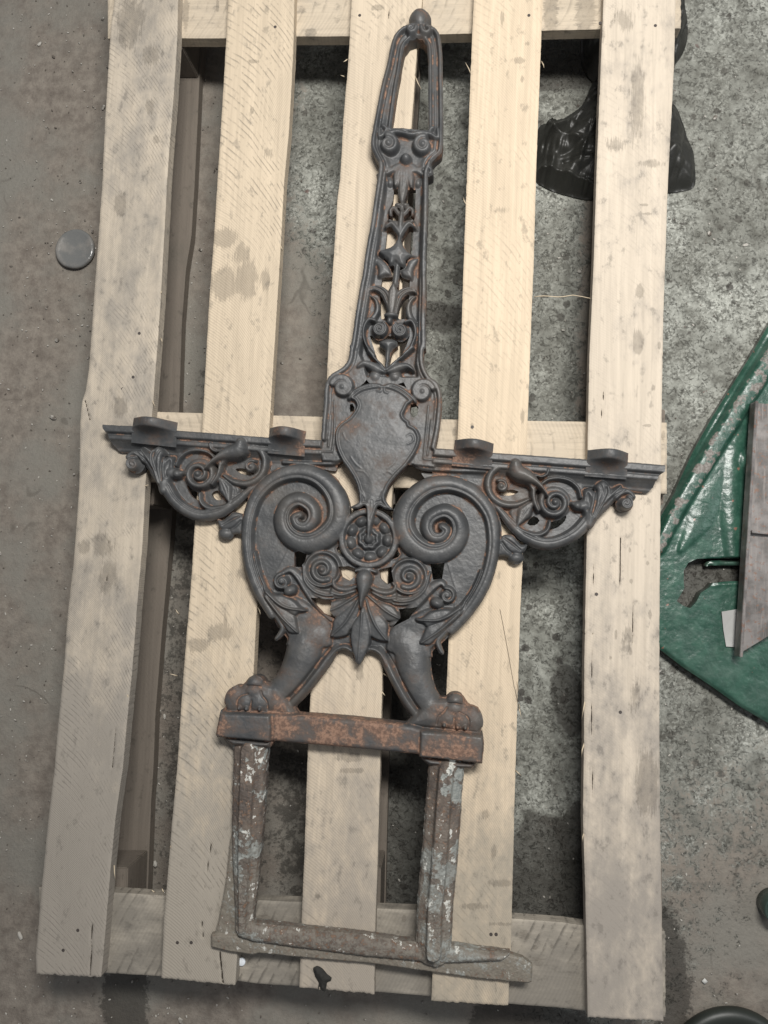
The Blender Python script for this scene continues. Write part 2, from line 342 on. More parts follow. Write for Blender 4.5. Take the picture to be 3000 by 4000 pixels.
def wood_material(name, pale, grey, saw=1.0, spacing=.0105, greyness=.35, fine=.6, dirn=1, seed=0.0, quad=-5.2, dirty=1.0):
    m = NT(name); co = m.map(None, (1, 1, 1), (0, 0, 0), (seed*3.1, seed*7.7, 0)); X, Y, Z = m.sep(m.co)
    st = m.attr('stain'); dg = m.attr('grime'); ck = m.attr('crack')
    g1 = m.noise(1, 6, .6, m.map(co, (260, 9, 260))); g2 = m.noise(1, 5, .65, m.map(co, (90, 4, 90)), .6); n1 = m.noise(16, 7, .66, m.map(co, (1, .5, 1))); n2 = m.noise(75, 5, .65, m.map(co, (1, .6, 1))); n3 = m.noise(420, 3, .65, co)
    c = m.mix(m.ss(g2, .3, .75), pale, tuple(p*.82 for p in pale)); c = m.mix(m.math('MULTIPLY', m.ss(g1, .45, .75), .35), c, tuple(p*.62 for p in pale))
    gr = m.math('ADD', m.math('MULTIPLY', m.math('SUBTRACT', n1, .5), 2.1*dirty), m.math('ADD', m.math('MULTIPLY', m.math('SUBTRACT', n2, .5), .8), dg)); gr = m.math('ADD', gr, greyness-.35)
    c = m.mix(m.ss(gr, -.05, .65), c, grey); 
    c = m.mix(m.math('MULTIPLY', m.ss(n2, .57, .70), .42), c, tuple(p*.45 for p in grey))
    c = m.mix(m.math('MULTIPLY', m.ss(n3, .62, .75), .30), c, tuple(p*.6 for p in grey))
    # curved saw marks
    x2 = m.math('ADD', X, m.math('MULTIPLY', m.math('SUBTRACT', m.noise(6, 2, .5, co), .5), .03))
    y2 = m.math('ADD', Y, m.math('MULTIPLY', m.math('MULTIPLY', x2, x2), quad*dirn)); y2 = m.math('ADD', y2, m.math('MULTIPLY', x2, .50*dirn)); y2 = m.math('ADD', y2, m.math('MULTIPLY', m.math('SUBTRACT', m.noise(30, 3, .5, co), .5), .006))
    ph = m.math('FRACT', m.math('DIVIDE', y2, spacing)); line = m.math('MULTIPLY', m.ss(ph, .0, .10), m.math('SUBTRACT', 1.0, m.ss(ph, .12, .42)))
    ph2 = m.math('FRACT', m.math('DIVIDE', y2, spacing*.37)); line2 = m.math('MULTIPLY', m.ss(ph2, 0, .2), m.math('SUBTRACT', 1.0, m.ss(ph2, .3, .8)))
    msk = m.ss(m.noise(4, 4, .6, m.map(co, (1.6, .8, 1))), .43, .58); brk = m.ss(m.noise(48, 4, .65, co), .40, .60)
    L = m.math('MULTIPLY', m.math('MULTIPLY', line, msk), m.math('MULTIPLY', brk, .40*saw)); L2 = m.math('MULTIPLY', m.math('MULTIPLY', line2, m.math('SUBTRACT', 1.0, msk)), .22*saw*fine)
    LL = m.math('ADD', L, L2, clamp=True)
    c = m.mix(LL, c, tuple(p*.42 for p in grey))
    # stains, knots and cracks
    sv = m.math('ADD', st, m.math('MULTIPLY', m.math('SUBTRACT', n2, .5), .55)); sv = m.math('ADD', sv, m.math('MULTIPLY', m.math('SUBTRACT', m.noise(1, 4, .6, m.map(co, (700, 45, 700))), .5), .75))
    c = m.mix(m.math('MULTIPLY', m.ss(sv, .45, .60), .40), c, m.mix(m.ss(n3, .35, .6), (.085, .072, .056), (.15, .13, .105)))
    c = m.mix(m.ss(m.math('ADD', ck, m.math('MULTIPLY', m.math('SUBTRACT', n3, .5), .5)), .55, .75), c, (.035, .027, .02))
    h = m.math('ADD', m.math('MULTIPLY', g1, .5), m.math('MULTIPLY', n3, .35)); h = m.math('SUBTRACT', h, m.math('MULTIPLY', LL, .9)); h = m.math('SUBTRACT', h, m.math('MULTIPLY', m.ss(ck, .5, .8), 2.0))
    return m.out(c, .78, m.bump(h, .75, .0010), Specular_IOR_Level=.25)

def floor_material():
    m = NT('workshop_concrete'); mud = m.attr('mud'); wet_shade = m.attr('wet_shade')
    n1 = m.noise(5, 6, .62); n2 = m.noise(46, 8, .70); n3 = m.noise(190, 6, .72); n4 = m.noise(520, 3, .7); v = m.vor(95); v2 = m.vor(26); nd = m.noise(105, 7, .8, None, 1.2)
    # pitted grey concrete
    g = m.mix(m.ss(n2, .32, .66), (.115, .115, .100), (.36, .368, .33)); g = m.mix(m.math('MULTIPLY', m.math('MULTIPLY', m.ss(n3, .48, .60), m.ss(m.noise(16, 4, .6, m.map(None, (1, 1, 1), (0, 0, 0), (5, 2, 0))), .36, .58)), .8), g, (.52, .53, .48))
    pits = m.math('ADD', m.ss(m.math('SUBTRACT', n3, m.math('MULTIPLY', n2, .35)), .36, .30), 0.0, clamp=True)
    pitm = m.math('SUBTRACT', 1.0, m.ss(nd, .38, .46)); g = m.mix(m.math('MULTIPLY', pitm, .70), g, (.060, .056, .048))
    blk = m.math('SUBTRACT', 1.0, m.ss(m.math('ADD', v2, m.math('MULTIPLY', m.math('SUBTRACT', n3, .5), .35)), .13, .20)); g = m.mix(m.math('MULTIPLY', blk, .85), g, (.055, .05, .045))
    rdm = m.ss(m.noise(60, 3, .6, m.map(None, (1, 1, 1), (0, 0, 0), (3.3, 1.7, 0))), .70, .72); g = m.mix(m.math('MULTIPLY', rdm, .6), g, (.12, .055, .05))
    g = m.mix(m.math('MULTIPLY', m.ss(m.noise(4.5, 5, .62, m.map(None, (1, 1, 1), (0, 0, 0), (9, 3, 0))), .60, .42), .55), g, m.mix(n3, (.06, .058, .048), (.17, .168, .145)))
    # trodden brown dirt
    b = m.mix(m.ss(n2, .3, .7), (.150, .128, .108), (.255, .225, .19)); b = m.mix(m.ss(n1, .42, .62), b, m.mix(n3, (.16, .15, .128), (.26, .245, .215))); b = m.mix(m.math('MULTIPLY', m.ss(n3, .62, .75), .6), b, (.055, .045, .038)); b = m.mix(m.math('MULTIPLY', m.ss(n4, .64, .7), .5), b, (.27, .25, .22))
    mk = m.ss(m.math('ADD', mud, m.math('ADD', m.math('MULTIPLY', m.math('SUBTRACT', n2, .5), 1.6), m.math('MULTIPLY', m.math('SUBTRACT', nd, .5), 1.3))), .30, .66)
    c = m.mix(mk, g, b)
    wk = m.ss(m.math('ADD', wet_shade, m.math('ADD', m.math('MULTIPLY', m.math('SUBTRACT', n2, .5), 1.7), m.math('MULTIPLY', m.math('SUBTRACT', n3, .5), 1.1))), .36, .66)
    c = m.mix(m.math('MULTIPLY', wk, .78), c, (.042, .038, .032))  # damp stains, and pallet shade painted into the floor colour
    wv = m.n('ShaderNodeVectorMath', operation='ADD'); m.sock(wv, 0, m.co); cn = m.n('ShaderNodeTexNoise'); m.sock(cn, 'Vector', m.co); cn.inputs['Scale'].default_value = 14; sc_ = m.n('ShaderNodeVectorMath', operation='SCALE'); m.sock(sc_, 0, cn.outputs['Color']); sc_.inputs['Scale'].default_value = .10; m.sock(wv, 1, sc_.outputs[0])
    ckl = m.math('MULTIPLY', m.ss(m.vor(3.2, wv.outputs[0], 'DISTANCE_TO_EDGE'), .012, .003), m.ss(m.noise(7, 3, .6), .50, .60)); c = m.mix(m.math('MULTIPLY', ckl, .35), c, (.045, .038, .030))
    h = m.math('ADD', m.math('MULTIPLY', n3, .5), m.math('MULTIPLY', n4, .2)); h = m.math('SUBTRACT', h, m.math('MULTIPLY', m.math('MULTIPLY', pitm, m.math('SUBTRACT', 1.0, mk)), .8)); h = m.math('ADD', h, m.math('MULTIPLY', n2, 1.5))
    return m.out(c, m.math('SUBTRACT', .85, m.math('MULTIPLY', wk, .25)), m.bump(h, .7, .0030), Specular_IOR_Level=.3)

def plain(name, col, rough, bumps=0.2, scale=200, spec=.5, metal=0.0, var=.25, **kw):
    m = NT(name); n = m.noise(scale, 5, .65); n2 = m.noise(scale/8, 4, .6)
    c = m.mix(m.ss(n2, .35, .65), col, tuple(x*(1-var) for x in col)); c = m.mix(m.math('MULTIPLY', m.ss(n, .6, .75), var), c, tuple(x*.5 for x in col))
    return m.out(c, rough, m.bump(n, bumps, .0008), Metallic=metal, Specular_IOR_Level=spec, **kw)
# ---------------------------------------------------------------- the cast-iron piece, drawn as relief over its own plane
def crop(x0, y0, s): return lambda *p: [(x0+a/s, y0+b/s) for a, b in p]
cA = crop(1300, 0, 2.765); cB = crop(1200, 600, 2.765); cC = crop(1100, 1350, 2.074); cD = crop(350, 1550, 1.659)
cE = crop(1650, 1600, 1.659); cF = crop(850, 1750, 1.3825); cG = crop(750, 2400, 1.2762); cHH = crop(750, 2900, 1.185)
_pairs = [((1168,2025),(1711,2068)),((519,1809),(2452,1962)),((401,1654),(2596,1815)),((772,1848),(2171,1962)),((1259,2227),(1595,2249)),((1100,2271),(1740,2329)),((1249,1714),(1697,1749)),((868,2772),(1886,2866)),((1480,654),(1677,654)),((971,3617),(1619,3664)),((871,2080),(2027,2185)),((1089,2506),(1718,2556))]
def fit_h(pr):
    A = []
    for (x, y), (u, v) in pr:
        x, y, u, v = x/1000, y/1000, u/1000, v/1000
        A.append([x, y, 1, 0, 0, 0, -u*x, -u*y, -u]); A.append([0, 0, 0, x, y, 1, -v*x, -v*y, -v])
    return np.linalg.svd(np.array(A))[2][-1].reshape(3, 3)
_Hm = fit_h(_pairs)
def mir(pts):
    o = []
    for x, y in pts:
        v = _Hm @ np.array([x/1000, y/1000, 1.0]); o.append((v[0]/v[2]*1000, v[1]/v[2]*1000))
    return o
idt = lambda p: p

def spiral(cx, cy, r0, r1, a0, turns, dirn, w0, w1, n=None, pw=1.0):
    """snail curve from radius r0 at screen angle a0 (degrees) winding inwards to r1; widths w0 -> w1"""
    n = n or int(abs(turns)*14)+2; P = []; Wd = []
    for k in range(n):
        t = k/(n-1); a = math.radians(a0+dirn*turns*360*t); r = r0+(r1-r0)*t**pw
        P.append((cx+r*math.cos(a), cy+r*math.sin(a))); Wd.append(w0+(w1-w0)*t)
    return P, Wd

def build_iron(step=2.5):
    r = Relief(370, 10, 2630, 3960, step)
    # ---------- parts
    FR = r.part('frame', None, 'moulded dark iron frame with stepped edge'); KN = r.part('knob'); RIM = r.part('rim_moulding'); CORN = r.part('cornice')
    # ---------- frame plates
    left_edge = cB((775,150),(755,300),(722,520),(688,760),(652,950),(620,1150),(600,1300),(573,1430),(545,1600),(520,1750),(500,1900),(472,2080))+cC((555,0),(545,90),(515,155),(455,200),(400,235),(362,290),(346,360),(343,450),(334,560),(326,650),(320,752))
    right_edge = cB((1306,200),(1302,300),(1300,600),(1292,850),(1286,1000),(1281,1200),(1284,1450),(1279,1650),(1275,1850),(1275,2100))+cC((1152,20),(1148,110),(1165,190),(1205,258),(1262,300),(1290,370),(1298,450),(1290,560),(1275,680),(1245,828))
    top_l = cA((412,1500),(416,1590),(455,1680),(495,1760),(498,1850)); top_r = cA((1192,1500),(1172,1640),(1110,1700),(1062,1765),(1045,1850))
    loop_l = cA((855,245),(780,262),(705,315),(650,395),(615,520),(578,700),(530,880),(480,1120),(438,1350),(412,1500))
    loop_r = cA((1000,245),(1090,280),(1148,350),(1170,450),(1184,600),(1186,850),(1190,1050),(1193,1250),(1192,1500))
    rim = [(0, 25), (2, 27.5), (15, 28), (18, 25), (20, 20), (24, 20.5), (27, 23.5), (34, 23.5), (38, 20), (42, 17), (60, 16)]
    # handle loop with rounded moulding, open middle
    hole = cA((628,1385),(650,1210),(690,930),(722,760),(748,600),(770,490),(830,415),(905,388),(975,410),(1015,470),(1028,600),(1030,900),(1031,1200),(1032,1408))
    lo = loop_l[:-1]+top_l+top_r[::-1]+loop_r[::-1]
    lo = lo[:len(loop_l)+4]+cA((500,1900),(1043,1900))+lo[len(loop_l)+5+0:]
    r.poly(lo, [(0, 21), (3, 26), (10, 28), (15, 27), (18, 20), (21, 18.5), (26, 21), (31, 22), (38, 20), (45, 18), (60, 17)], FR, step=10)
    hp = np.array(hole)
    LP = r.part('inner_bead', None)
    ih = offset_path(catmull(hole, False, 10), -8); r.stroke(ih, [9]*len(ih), 15, 11, LP, smooth=False)
    r.hole(hole, smooth=False)
    r.stroke(cA((605,1390),(760,1392),(930,1405),(1045,1412)), [8,9,9,8], 16, 10, LP)
    # knob
    r.dome(1640, 64, 44, 46, 10, 22, KN, rust=.25); r.dome(1640, 74, 24, 30, 26, 8, KN); 
    sc = r.part('small_scroll')
    for m, pts in ((1, cA((900,300),(880,345),(840,355),(812,325),(825,295),(850,300))), (-1, cA((955,300),(970,345),(1010,362),(1045,335),(1040,300),(1012,295)))):
        r.stroke(pts, [13,12,12,10,9,11], 20, 12, sc)
    r.stroke(cA((850,262),(930,275),(1020,268)), [10,12,10], 18, 10, sc)
    # shaft body
    body = top_l[-1:]+left_edge[:17]+cC((365,640),(365,765),(430,800),(500,900),(1060,930),(1180,860),(1215,828),(1240,700))+right_edge[::-1][3:]+top_r[-1:]
    r.poly(cA((505,1780),(503,1850))+left_edge+cC((322,930),(440,935),(490,925),(520,960),(1050,960),(1085,965),(1240,985),(1245,870))+right_edge[::-1]+cA((1040,1850),(1040,1780)), [(0, 20), (2, 21), (60, 21)], FR, smooth=False, mode='set')
    for P, sg in ((top_l[3:4]+left_edge, -1), (top_r[3:4]+right_edge, 1)):
        P = catmull(P, False, 12); a = offset_path(P, 9*sg); r.stroke(a, [9.5]*len(a), 22, 6.5, RIM, prof='flat', smooth=False)
        b = offset_path(P[2:], 24*sg); r.stroke(b, [4.5]*len(b), 17, 7, RIM, smooth=False)
    # recess of the shaft
    r.poly(cB((850,165),(1255,175),(1240,500),(1225,900),(1212,1300),(1200,1700),(1190,2100),(1170,2260),(1195,2400),(640,2400),(600,2250),(560,2150),(600,1900),(650,1600),(710,1250),(765,900),(800,600),(830,350)), [(0, 17), (6, 10), (60, 9)], FR, smooth=False, mode='set')
    # wings: cornice as a ribbon following the top edge
    def corn(q, t):
        x = (q+1)/2   # 0 top .. 1 bottom
        return np.interp(x, [0, .03, .27, .31, .35, .40, .55, .58, .61, .68, .84, .93, 1.0], [24, 28, 28, 22, 20, 24, 24, 19, 19, 15, 9, 8.5, 4])
    wingL = cD((60,260),(290,272),(560,300),(900,325),(1160,345),(1500,362)); wingR = cE((1600,452),(1330,430),(1060,412),(700,384),(460,366),(210,345),(66,334))
    r.stroke(wingL, [49]*6, 0, 1, CORN, prof=corn, flip=1, smooth=False, butt=True); r.stroke(wingR, [54,54,54,53,52,52,51], 0, 1, CORN, prof=corn, flip=-1, smooth=False, butt=True)
    # square the wing tips into the stepped end profile
    r.hole(cD((20,100),(83,165),(88,205),(110,235),(122,262),(130,300),(152,335),(190,357),(100,420),(0,400)), False)
    r.hole(cE((1575,340),(1640,330),(1640,640),(1400,640),(1400,541),(1480,530),(1512,497),(1518,463),(1532,440),(1536,428),(1570,402)), False)
    # notch rims: outer flat rim + second bead, both sides
    for e, sg in ((cD((1495,272))[:1], 1),): pass
    pl = cD((1100,246),(1492,272))+cC((326,650),(334,560),(343,450),(346,360),(362,290),(400,235)); pr = cE((420,282),(80,250))+cC((1275,680),(1290,560),(1298,450),(1290,370),(1262,300),(1205,258))
    for P, sg in ((cC((185,757),(376,812),(388,700),(396,560)), 1), (cC((1420,885),(1180,882),(1196,760),(1214,600)), -1)):
        r.stroke(P[1:], [4.5]*3, 19, 5, RIM, smooth=False)
    for P in (cC((300,850),(408,855),(424,700),(428,560),(420,440)), cC((1360,930),(1150,915),(1165,760),(1180,600),(1190,480))): r.stroke(P, [4]*5, 15, 9, RIM, smooth=False)
    # notch scrolls
    for c0, pts in ((0, spiral(1338, 1512, 42, 3, -160, 1.35, 1, 13, 20)), (1, spiral(1650, 1530, 42, 3, -20, 1.35, -1, 13, 20))):
        r.stroke(pts[0], pts[1], 23, 8, r.part('corner_scroll'), prof='flat')
        r.dome(1338 if c0 == 0 else 1650, 1513 if c0 == 0 else 1531, 15, 15, 24, 9, len(r.parts)-1)
    # ---------- scrolls under the handle
    for k, (cx, cy, d, a) in enumerate(((1517, 562, 1, -100), (1652, 566, -1, -80))):
        p = r.part('handle_scroll'); P, Wd = spiral(cx, cy, 34, 6, a, 1.5, d, 14, 11); r.dome(cx, cy, 48, 46, 12, 3, p); r.stroke(P, Wd, 20, 11, p); r.dome(cx, cy, 15, 15, 24, 9, p)
    r.stroke(cA((580,1440),(700,1420),(840,1450),(960,1430),(1060,1450)), [9,10,9,10,9], 21, 8, LP)
    for s, P in ((0, cA((500,1380),(500,1470),(545,1440),(580,1380),(540,1350))), (1, cA((1130,1380),(1130,1480),(1075,1450),(1045,1400),(1080,1370)))):
        r.stroke(P, [7,8,9,9,10], 17, 10, r.part('small_curl'))
    bl = r.part('ball'); r.dome(1585, 617, 23, 24, 16, 17, bl)
    # ---------- shaft openings
    r.hole(cB((930,335),(1168,335),(1160,560),(1145,700),(1140,850),(1128,1000),(1110,1200),(1095,1500),(1070,1745),(785,1745),(775,1500),(795,1300),(832,1000),(858,700),(875,560),(915,450)), False)
    r.hole(cB((665,1930),(1100,1930),(1075,2010),(1000,2170),(950,2290),(800,2290),(745,2200)), False)
    r.hole(cC((686,268),(638,322),(718,312)), False); r.hole(cC((985,290),(940,305),(1010,335)), False)
    # ---------- shaft ornament, top to bottom
    LF = lambda lab=None: r.part('leaf', None, lab)
    pal = LF('fan shaped palmette under the ball'); 
    r.poly(cB((850,185),(900,195),(935,235),(945,300),(975,345),(998,400),(1012,505),(1040,505),(1058,400),(1090,345),(1140,318),(1150,260),(1190,218),(1245,200),(1250,110),(1150,60),(1040,60),(930,60),(830,100)), [(0, 11), (6, 15), (30, 17)], pal)
    for P, R_ in ((cB((1020,90),(940,130),(860,185)), [10,14,6]), (cB((1030,100),(975,200),(950,310)), [10,20,8]), (cB((1040,100),(1035,250),(1024,400),(1020,495)), [10,24,17,5]), (cB((1045,100),(1100,200),(1120,315)), [10,20,8]), (cB((1050,90),(1140,120),(1235,195)), [10,14,6])):
        r.stroke(P, R_, 14, 8, pal, 'leaf')
    p = r.part('bud'); r.dome(*cB((885,255))[0], 17, 22, 6, 9, p); 
    p = r.part('bud'); r.dome(*cB((1192,262))[0], 17, 22, 6, 9, p)
    st = r.part('stem')
    r.stroke(cB((1020,540),(1014,690)), [8,9], 11, 9, st, smooth=False)
    r.stroke(cB((1000,790),(990,890)), [10,11], 11, 9, r.part('stem'), smooth=False)
    r.stroke(cB((970,1150),(945,1390)), [12,13], 11, 9, r.part('stem'), smooth=False)
    r.stroke(cB((905,1690),(880,1790)), [14,12], 11, 9, r.part('stem'), smooth=False)
    for sx in (-1, 1):
        r.dome(*cB((1018+sx*38,530))[0], 15, 10, 14, 8, r.part('bud'))
        r.stroke(cB((1015+sx*10,640),(1015+sx*45,600),(1015+sx*85,555),(1015+sx*125,590),(1015+sx*115,630)), [7,8,8,7,5], 12, 8, r.part('curl'), rust=.3)
        r.stroke(cB((1005,870),(1000+sx*38,790),(1000+sx*95,730),(1000+sx*165,775)), [5,12,11,3], 13, 10, LF())
        r.stroke(cB((1005,740),(1010+sx*70,715),(1010+sx*135,690)), [8,10,3], 11, 9, LF(), 'leaf')
        r.stroke(cB((860 if sx < 0 else 1150, 700),(815 if sx < 0 else 1190, 780)), [7,5], 7, 6, r.part('bud'))
    r.stroke(cB((1000,880),(1000,780),(1012,660),(1020,600)), [5,11,9,4], 15, 9, LF(), 'leaf')
    p = LF('left back leaf of the ivy cluster'); r.poly(cB((695,1070),(750,1075),(800,1100),(850,1140),(890,1200),(910,1290),(840,1290),(755,1312),(752,1210),(712,1150)), [(0, 10), (8, 17), (25, 19)], p)
    p = LF('right back leaf of the ivy cluster'); r.poly(cB((1215,1095),(1150,1088),(1080,1120),(1050,1200),(1000,1222),(1012,1290),(1080,1320),(1135,1335),(1152,1220),(1195,1150)), [(0, 10), (8, 17), (25, 19)], p)
    p = LF('pointed front ivy leaf'); r.poly(cB((990,870),(1015,930),(1045,990),(1075,1030),(1110,1062),(1175,1072),(1105,1095),(1062,1130),(1050,1200),(985,1190),(948,1150),(930,1185),(885,1190),(865,1130),(810,1090),(758,1038),(830,1010),(900,990),(950,940)), [(0, 17), (5, 23), (22, 27)], p)
    for s, P, R_ in ((0, cB((890,1700),(868,1580),(825,1480),(745,1432),(672,1445),(655,1485)), [9,13,17,14,9,3]), (1, cB((945,1700),(965,1590),(1005,1500),(1080,1455),(1150,1458),(1178,1492)), [9,13,17,14,9,3])):
        r.stroke(P, R_, 12, 12, LF(), lambda q, t: np.sqrt(np.clip(1-q*q, 0, 1))*(.6+.4*(np.abs(q) > .3)))
    r.stroke(cB((930,1388),(925,1480),(912,1600),(905,1700)), [2,20,18,11], 17, 9, LF('pointed middle petal'), 'leaf')
    p = r.part('collar'); r.dome(*cB((900,1728))[0], 28, 12, 15, 11, p)
    for P in (cB((650,1790),(710,1740),(752,1660),(735,1560),(672,1505)), cB((1170,1800),(1110,1750),(1085,1650),(1110,1570),(1165,1515))):
        r.stroke(P, [8,12,11,8,4], 10, 10, LF(), 'leaf')
    for k, (c, d, a) in enumerate((((775,1882), 1, -60), ((1000,1893), -1, -120))):
        cx, cy = cB(c)[0]; p = r.part('snail_scroll'); r.dome(cx, cy, 36, 37, 10, 3, p); P, Wd = spiral(cx, cy, 29, 3, a, 2.1, d, 8, 6); r.stroke(P, Wd, 15, 11, p)
    r.stroke(cB((730,1790),(660,1780),(615,1850),(603,1950),(640,2070),(720,2170))+cC((700,30),(745,90),(800,145),(838,192)), [7,9,8,7,7,7,7,6,6,5], 15, 10, r.part('heart_scroll'))
    r.stroke(cB((1050,1810),(1115,1790),(1158,1850),(1165,1950),(1120,2070),(1040,2155))+cC((1062,5),(1000,60),(940,110),(885,155),(842,192)), [7,9,8,7,7,7,7,7,6,6,5], 15, 10, r.part('heart_scroll'))
    for P in (cB((610,1800),(575,1900),(560,2050)), cB((1185,1800),(1190,1950),(1175,2080))): r.stroke(P, [6,7,4], 9, 6, r.part('leaf'))
    p = r.part('bell_flower'); r.poly(cB((768,2015),(830,1985),(900,1978),(968,2010),(972,2060),(925,2090),(895,2150),(880,2230),(855,2230),(845,2150),(820,2090),(775,2055)), [(0, 14), (7, 22), (18, 26)], p)
    r.stroke(cC((862,-10),(855,90),(843,190)), [11,8,5], 14, 9, p)
    for s, P, R_ in ((0, cC((835,212),(780,185),(725,155),(665,138),(612,168)), [5,20,19,14,4]), (1, cC((850,212),(905,185),(965,162),(1020,160),(1068,195)), [5,20,19,13,4])):
        p = LF(); r.stroke(P, R_, 16, 11, p); c = cC((755,240) if s == 0 else (915,240))[0]; r.dome(c[0], c[1], 28, 27, 13, 11, p)
        r.dome(*(cC((612,280) if s == 0 else (1045,305))[0]), 20, 34, 8, 8, LF(), rot=.4*(1 if s == 0 else -1))
    r.stroke(cC((820,235),(835,270),(840,320)), [14,16,18], 12, 8, r.part('collar'))
    # ---------- openings beside the shield
    for h in (cC((400,1012),(470,925),(505,960),(592,1090),(622,1180),(618,1262),(570,1285),(548,1265),(530,1200),(480,1100)), cC((1058,955),(1120,1030),(1142,1060),(1060,1100),(1000,1150),(950,1230),(930,1300),(890,1318),(850,1290),(838,1210),(900,1110),(1000,1010))): r.hole(h)
    # ---------- big volutes
    body = cF((125,400),(128,500),(150,610),(200,750),(252,860),(310,965),(350,1010),(372,1060),(350,1160),(420,1160),(560,1140),(600,1130),(640,1085),(700,1068),(745,1110),(760,1150),(790,1150),(812,1085),(850,1088),(880,1130),(905,1180))
    # body plates (left+mirror) : recess floors
    bodyL = cF((128,330),(125,430),(150,610),(200,750),(252,860),(310,965),(350,1015),(372,1060),(365,1120),(480,1160),(590,1140),(640,1088),(700,1068),(745,1115),(775,1150),(800,900),(800,640),(640,560),(660,500),(690,350),(650,180),(560,110),(430,90),(290,110),(190,190))
    bodyR = mir(bodyL[:18])+mir(bodyL[18:])
    BD = r.part('body_plate')
    for P in (bodyL, bodyR): r.poly(P, [(0, 9), (10, 12), (60, 13)], BD)
    hl = [cF((403,562),(436,556),(472,572),(462,620),(448,642),(405,640)), cF((648,640),(700,636),(742,652),(740,690),(705,718),(662,695)), cF((498,808),(560,815),(612,828),(606,880),(640,930),(560,895),(520,850))]
    hr = [cF((1148,625),(1190,625),(1226,618),(1212,705),(1162,712)), cF((865,655),(935,640),(948,722),(912,737),(876,706)), cF((975,872),(1080,860),(1030,925),(940,970),(985,920))]
    for h in hl+hr: r.hole(h, False)
    # the neck between body and cornice
    for f in (idt, mir):
        V = r.part('volute', None, None); s = 1 if f is idt else -1
        vol = cF((290,900),(232,800),(185,690),(160,590),(153,480),(165,370),(208,255),(300,165),(420,128),(530,150),(610,220),(648,310),(640,400),(585,470),(505,508),(425,500),(365,450),(345,375),(375,305),(440,278),(505,318),(516,378),(480,425),(430,418),(412,378),(440,362))
        vr = [20,24,26,25,25,26,28,31,34,38,42,45,47,46,43,40,37,34,31,29,27,25,23,20,16]
        # hollow floor inside the arm
        r.poly(f(cF((200,300),(260,200),(350,150),(460,140),(560,190),(620,300),(600,420),(500,480),(400,520),(330,640),(300,700),(290,800),(220,700),(180,520))), [(0, 14), (30, 10), (60, 9)], V)
        def arm(q, t): 
            x = np.clip(q, -1, 1); return np.sqrt(np.clip(1-x*x, 0, 1))*.86+.16*np.exp(-((x-.70)/.16)**2)-.10*np.exp(-((x-.42)/.10)**2)
        amp = [12,13,14,15,15,15,15,15,16,17,18,18,18,18,18,18,18,18,19,19,19,20,20]
        r.stroke(f(vol), vr, 14, amp, V, arm, flip=s, step=9)
        # inner thin ridge down the arm
        r.stroke(f(cF((196,560),(212,640),(240,720),(275,780),(330,812))), [5,5,6,6,5], 17, 9, V)
    # ---------- shield
    SH = r.part('shield', None, 'shield shaped plaque with faint engraved leaves')
    shield = cC((825,322),(900,335),(965,365),(1020,405),(1062,452),(1025,480),(1000,530),(985,562),(1002,592),(1032,612),(1038,642),(1078,662),(1112,710),(1122,765),(1102,835),(1062,905),(1002,985),(932,1055),(872,1132),(848,1190),(838,1245),(880,1305),(905,1330),(840,1325),(785,1300),(760,1350),(728,1450),(712,1530),(702,1530),(690,1450),(680,1300),(620,1325),(560,1310),(625,1270),(627,1225),(618,1160),(588,1080),(540,1000),(490,930),(452,850),(434,765),(440,690),(470,640),(512,610),(552,580),(590,530),(608,490),(590,450),(548,430),(575,398),(640,352),(730,328))
    r.poly(shield, [(0, 22), (2, 30), (7, 31.5), (10, 30.5), (14, 27.5), (20, 28.5), (60, 30)], SH, step=10)
    ENG = r.part('engraving')
    for P in (cC((730,505),(775,560),(792,612)), cC((880,530),(825,565),(795,615)), cC((775,565),(785,610)), cC((780,770),(800,720),(850,708),(920,735)), cC((830,850),(870,790),(860,745)), cC((735,1120),(745,980),(765,865),(735,900)), cC((765,865),(790,930),(770,1000)), cC((790,915),(830,895)), cC((610,1015),(660,1020),(700,1060)), cC((830,1040),(860,1020),(895,1040)), cC((500,710),(520,760),(560,790)), cC((1010,740),(1050,720),(1070,770),(1020,800)), cC((800,600),(850,580)), cC((720,1240),(760,1255),(800,1245)), cC((650,1180),(670,1230)), cC((820,1180),(800,1240)), cC((940,900),(905,960),(860,1000)), cC((560,900),(600,960),(650,1000))):
        r.stroke(P, [2.6]*len(P), 29.0, 1.2, ENG, rust=.25)
    for P in (cC((548,428),(590,372),(680,330),(765,320),(808,340),(805,375),(778,372)), cC((1082,452),(1040,408),(965,352),(885,322),(835,342),(838,380),(865,388))): r.stroke(P, [8,8,8,8,8,7,6], 20, 11, r.part('shield_scroll'))
    r.hole(cC((548,470),(572,465),(588,495),(580,530),(555,535),(545,505))); r.hole(cC((1045,470),(1085,462),(1108,495),(1095,560),(1065,580),(1040,540)))
    # spike of the shield over the rosette
    # ---------- rosette
    RO = r.part('rosette'); rc = cF((813,487))[0]
    r.dome(rc[0], rc[1], 119, 119, 0, 1, RO, prof=lambda rr, a: np.interp(rr, [0, .78, .80, .84, .96, 1.0], [13, 13, 17, 24, 24, 19]))
    r.stroke([(rc[0]+98*math.cos(a), rc[1]+98*math.sin(a)) for a in np.linspace(0, 2*math.pi, 40)], [4]*40, 17, 7, RO, smooth=False)
    for k in range(9):
        a = math.radians(k*40+90-4); p = r.part('petal', RO); r.dome(rc[0]+74*math.cos(a), rc[1]+74*math.sin(a), 21, 25.5, 13.5, 8, p, rot=a, prof=lambda rr, t: np.clip(1-rr**2.6, 0, 1)**.8+.12*(rr < .4))
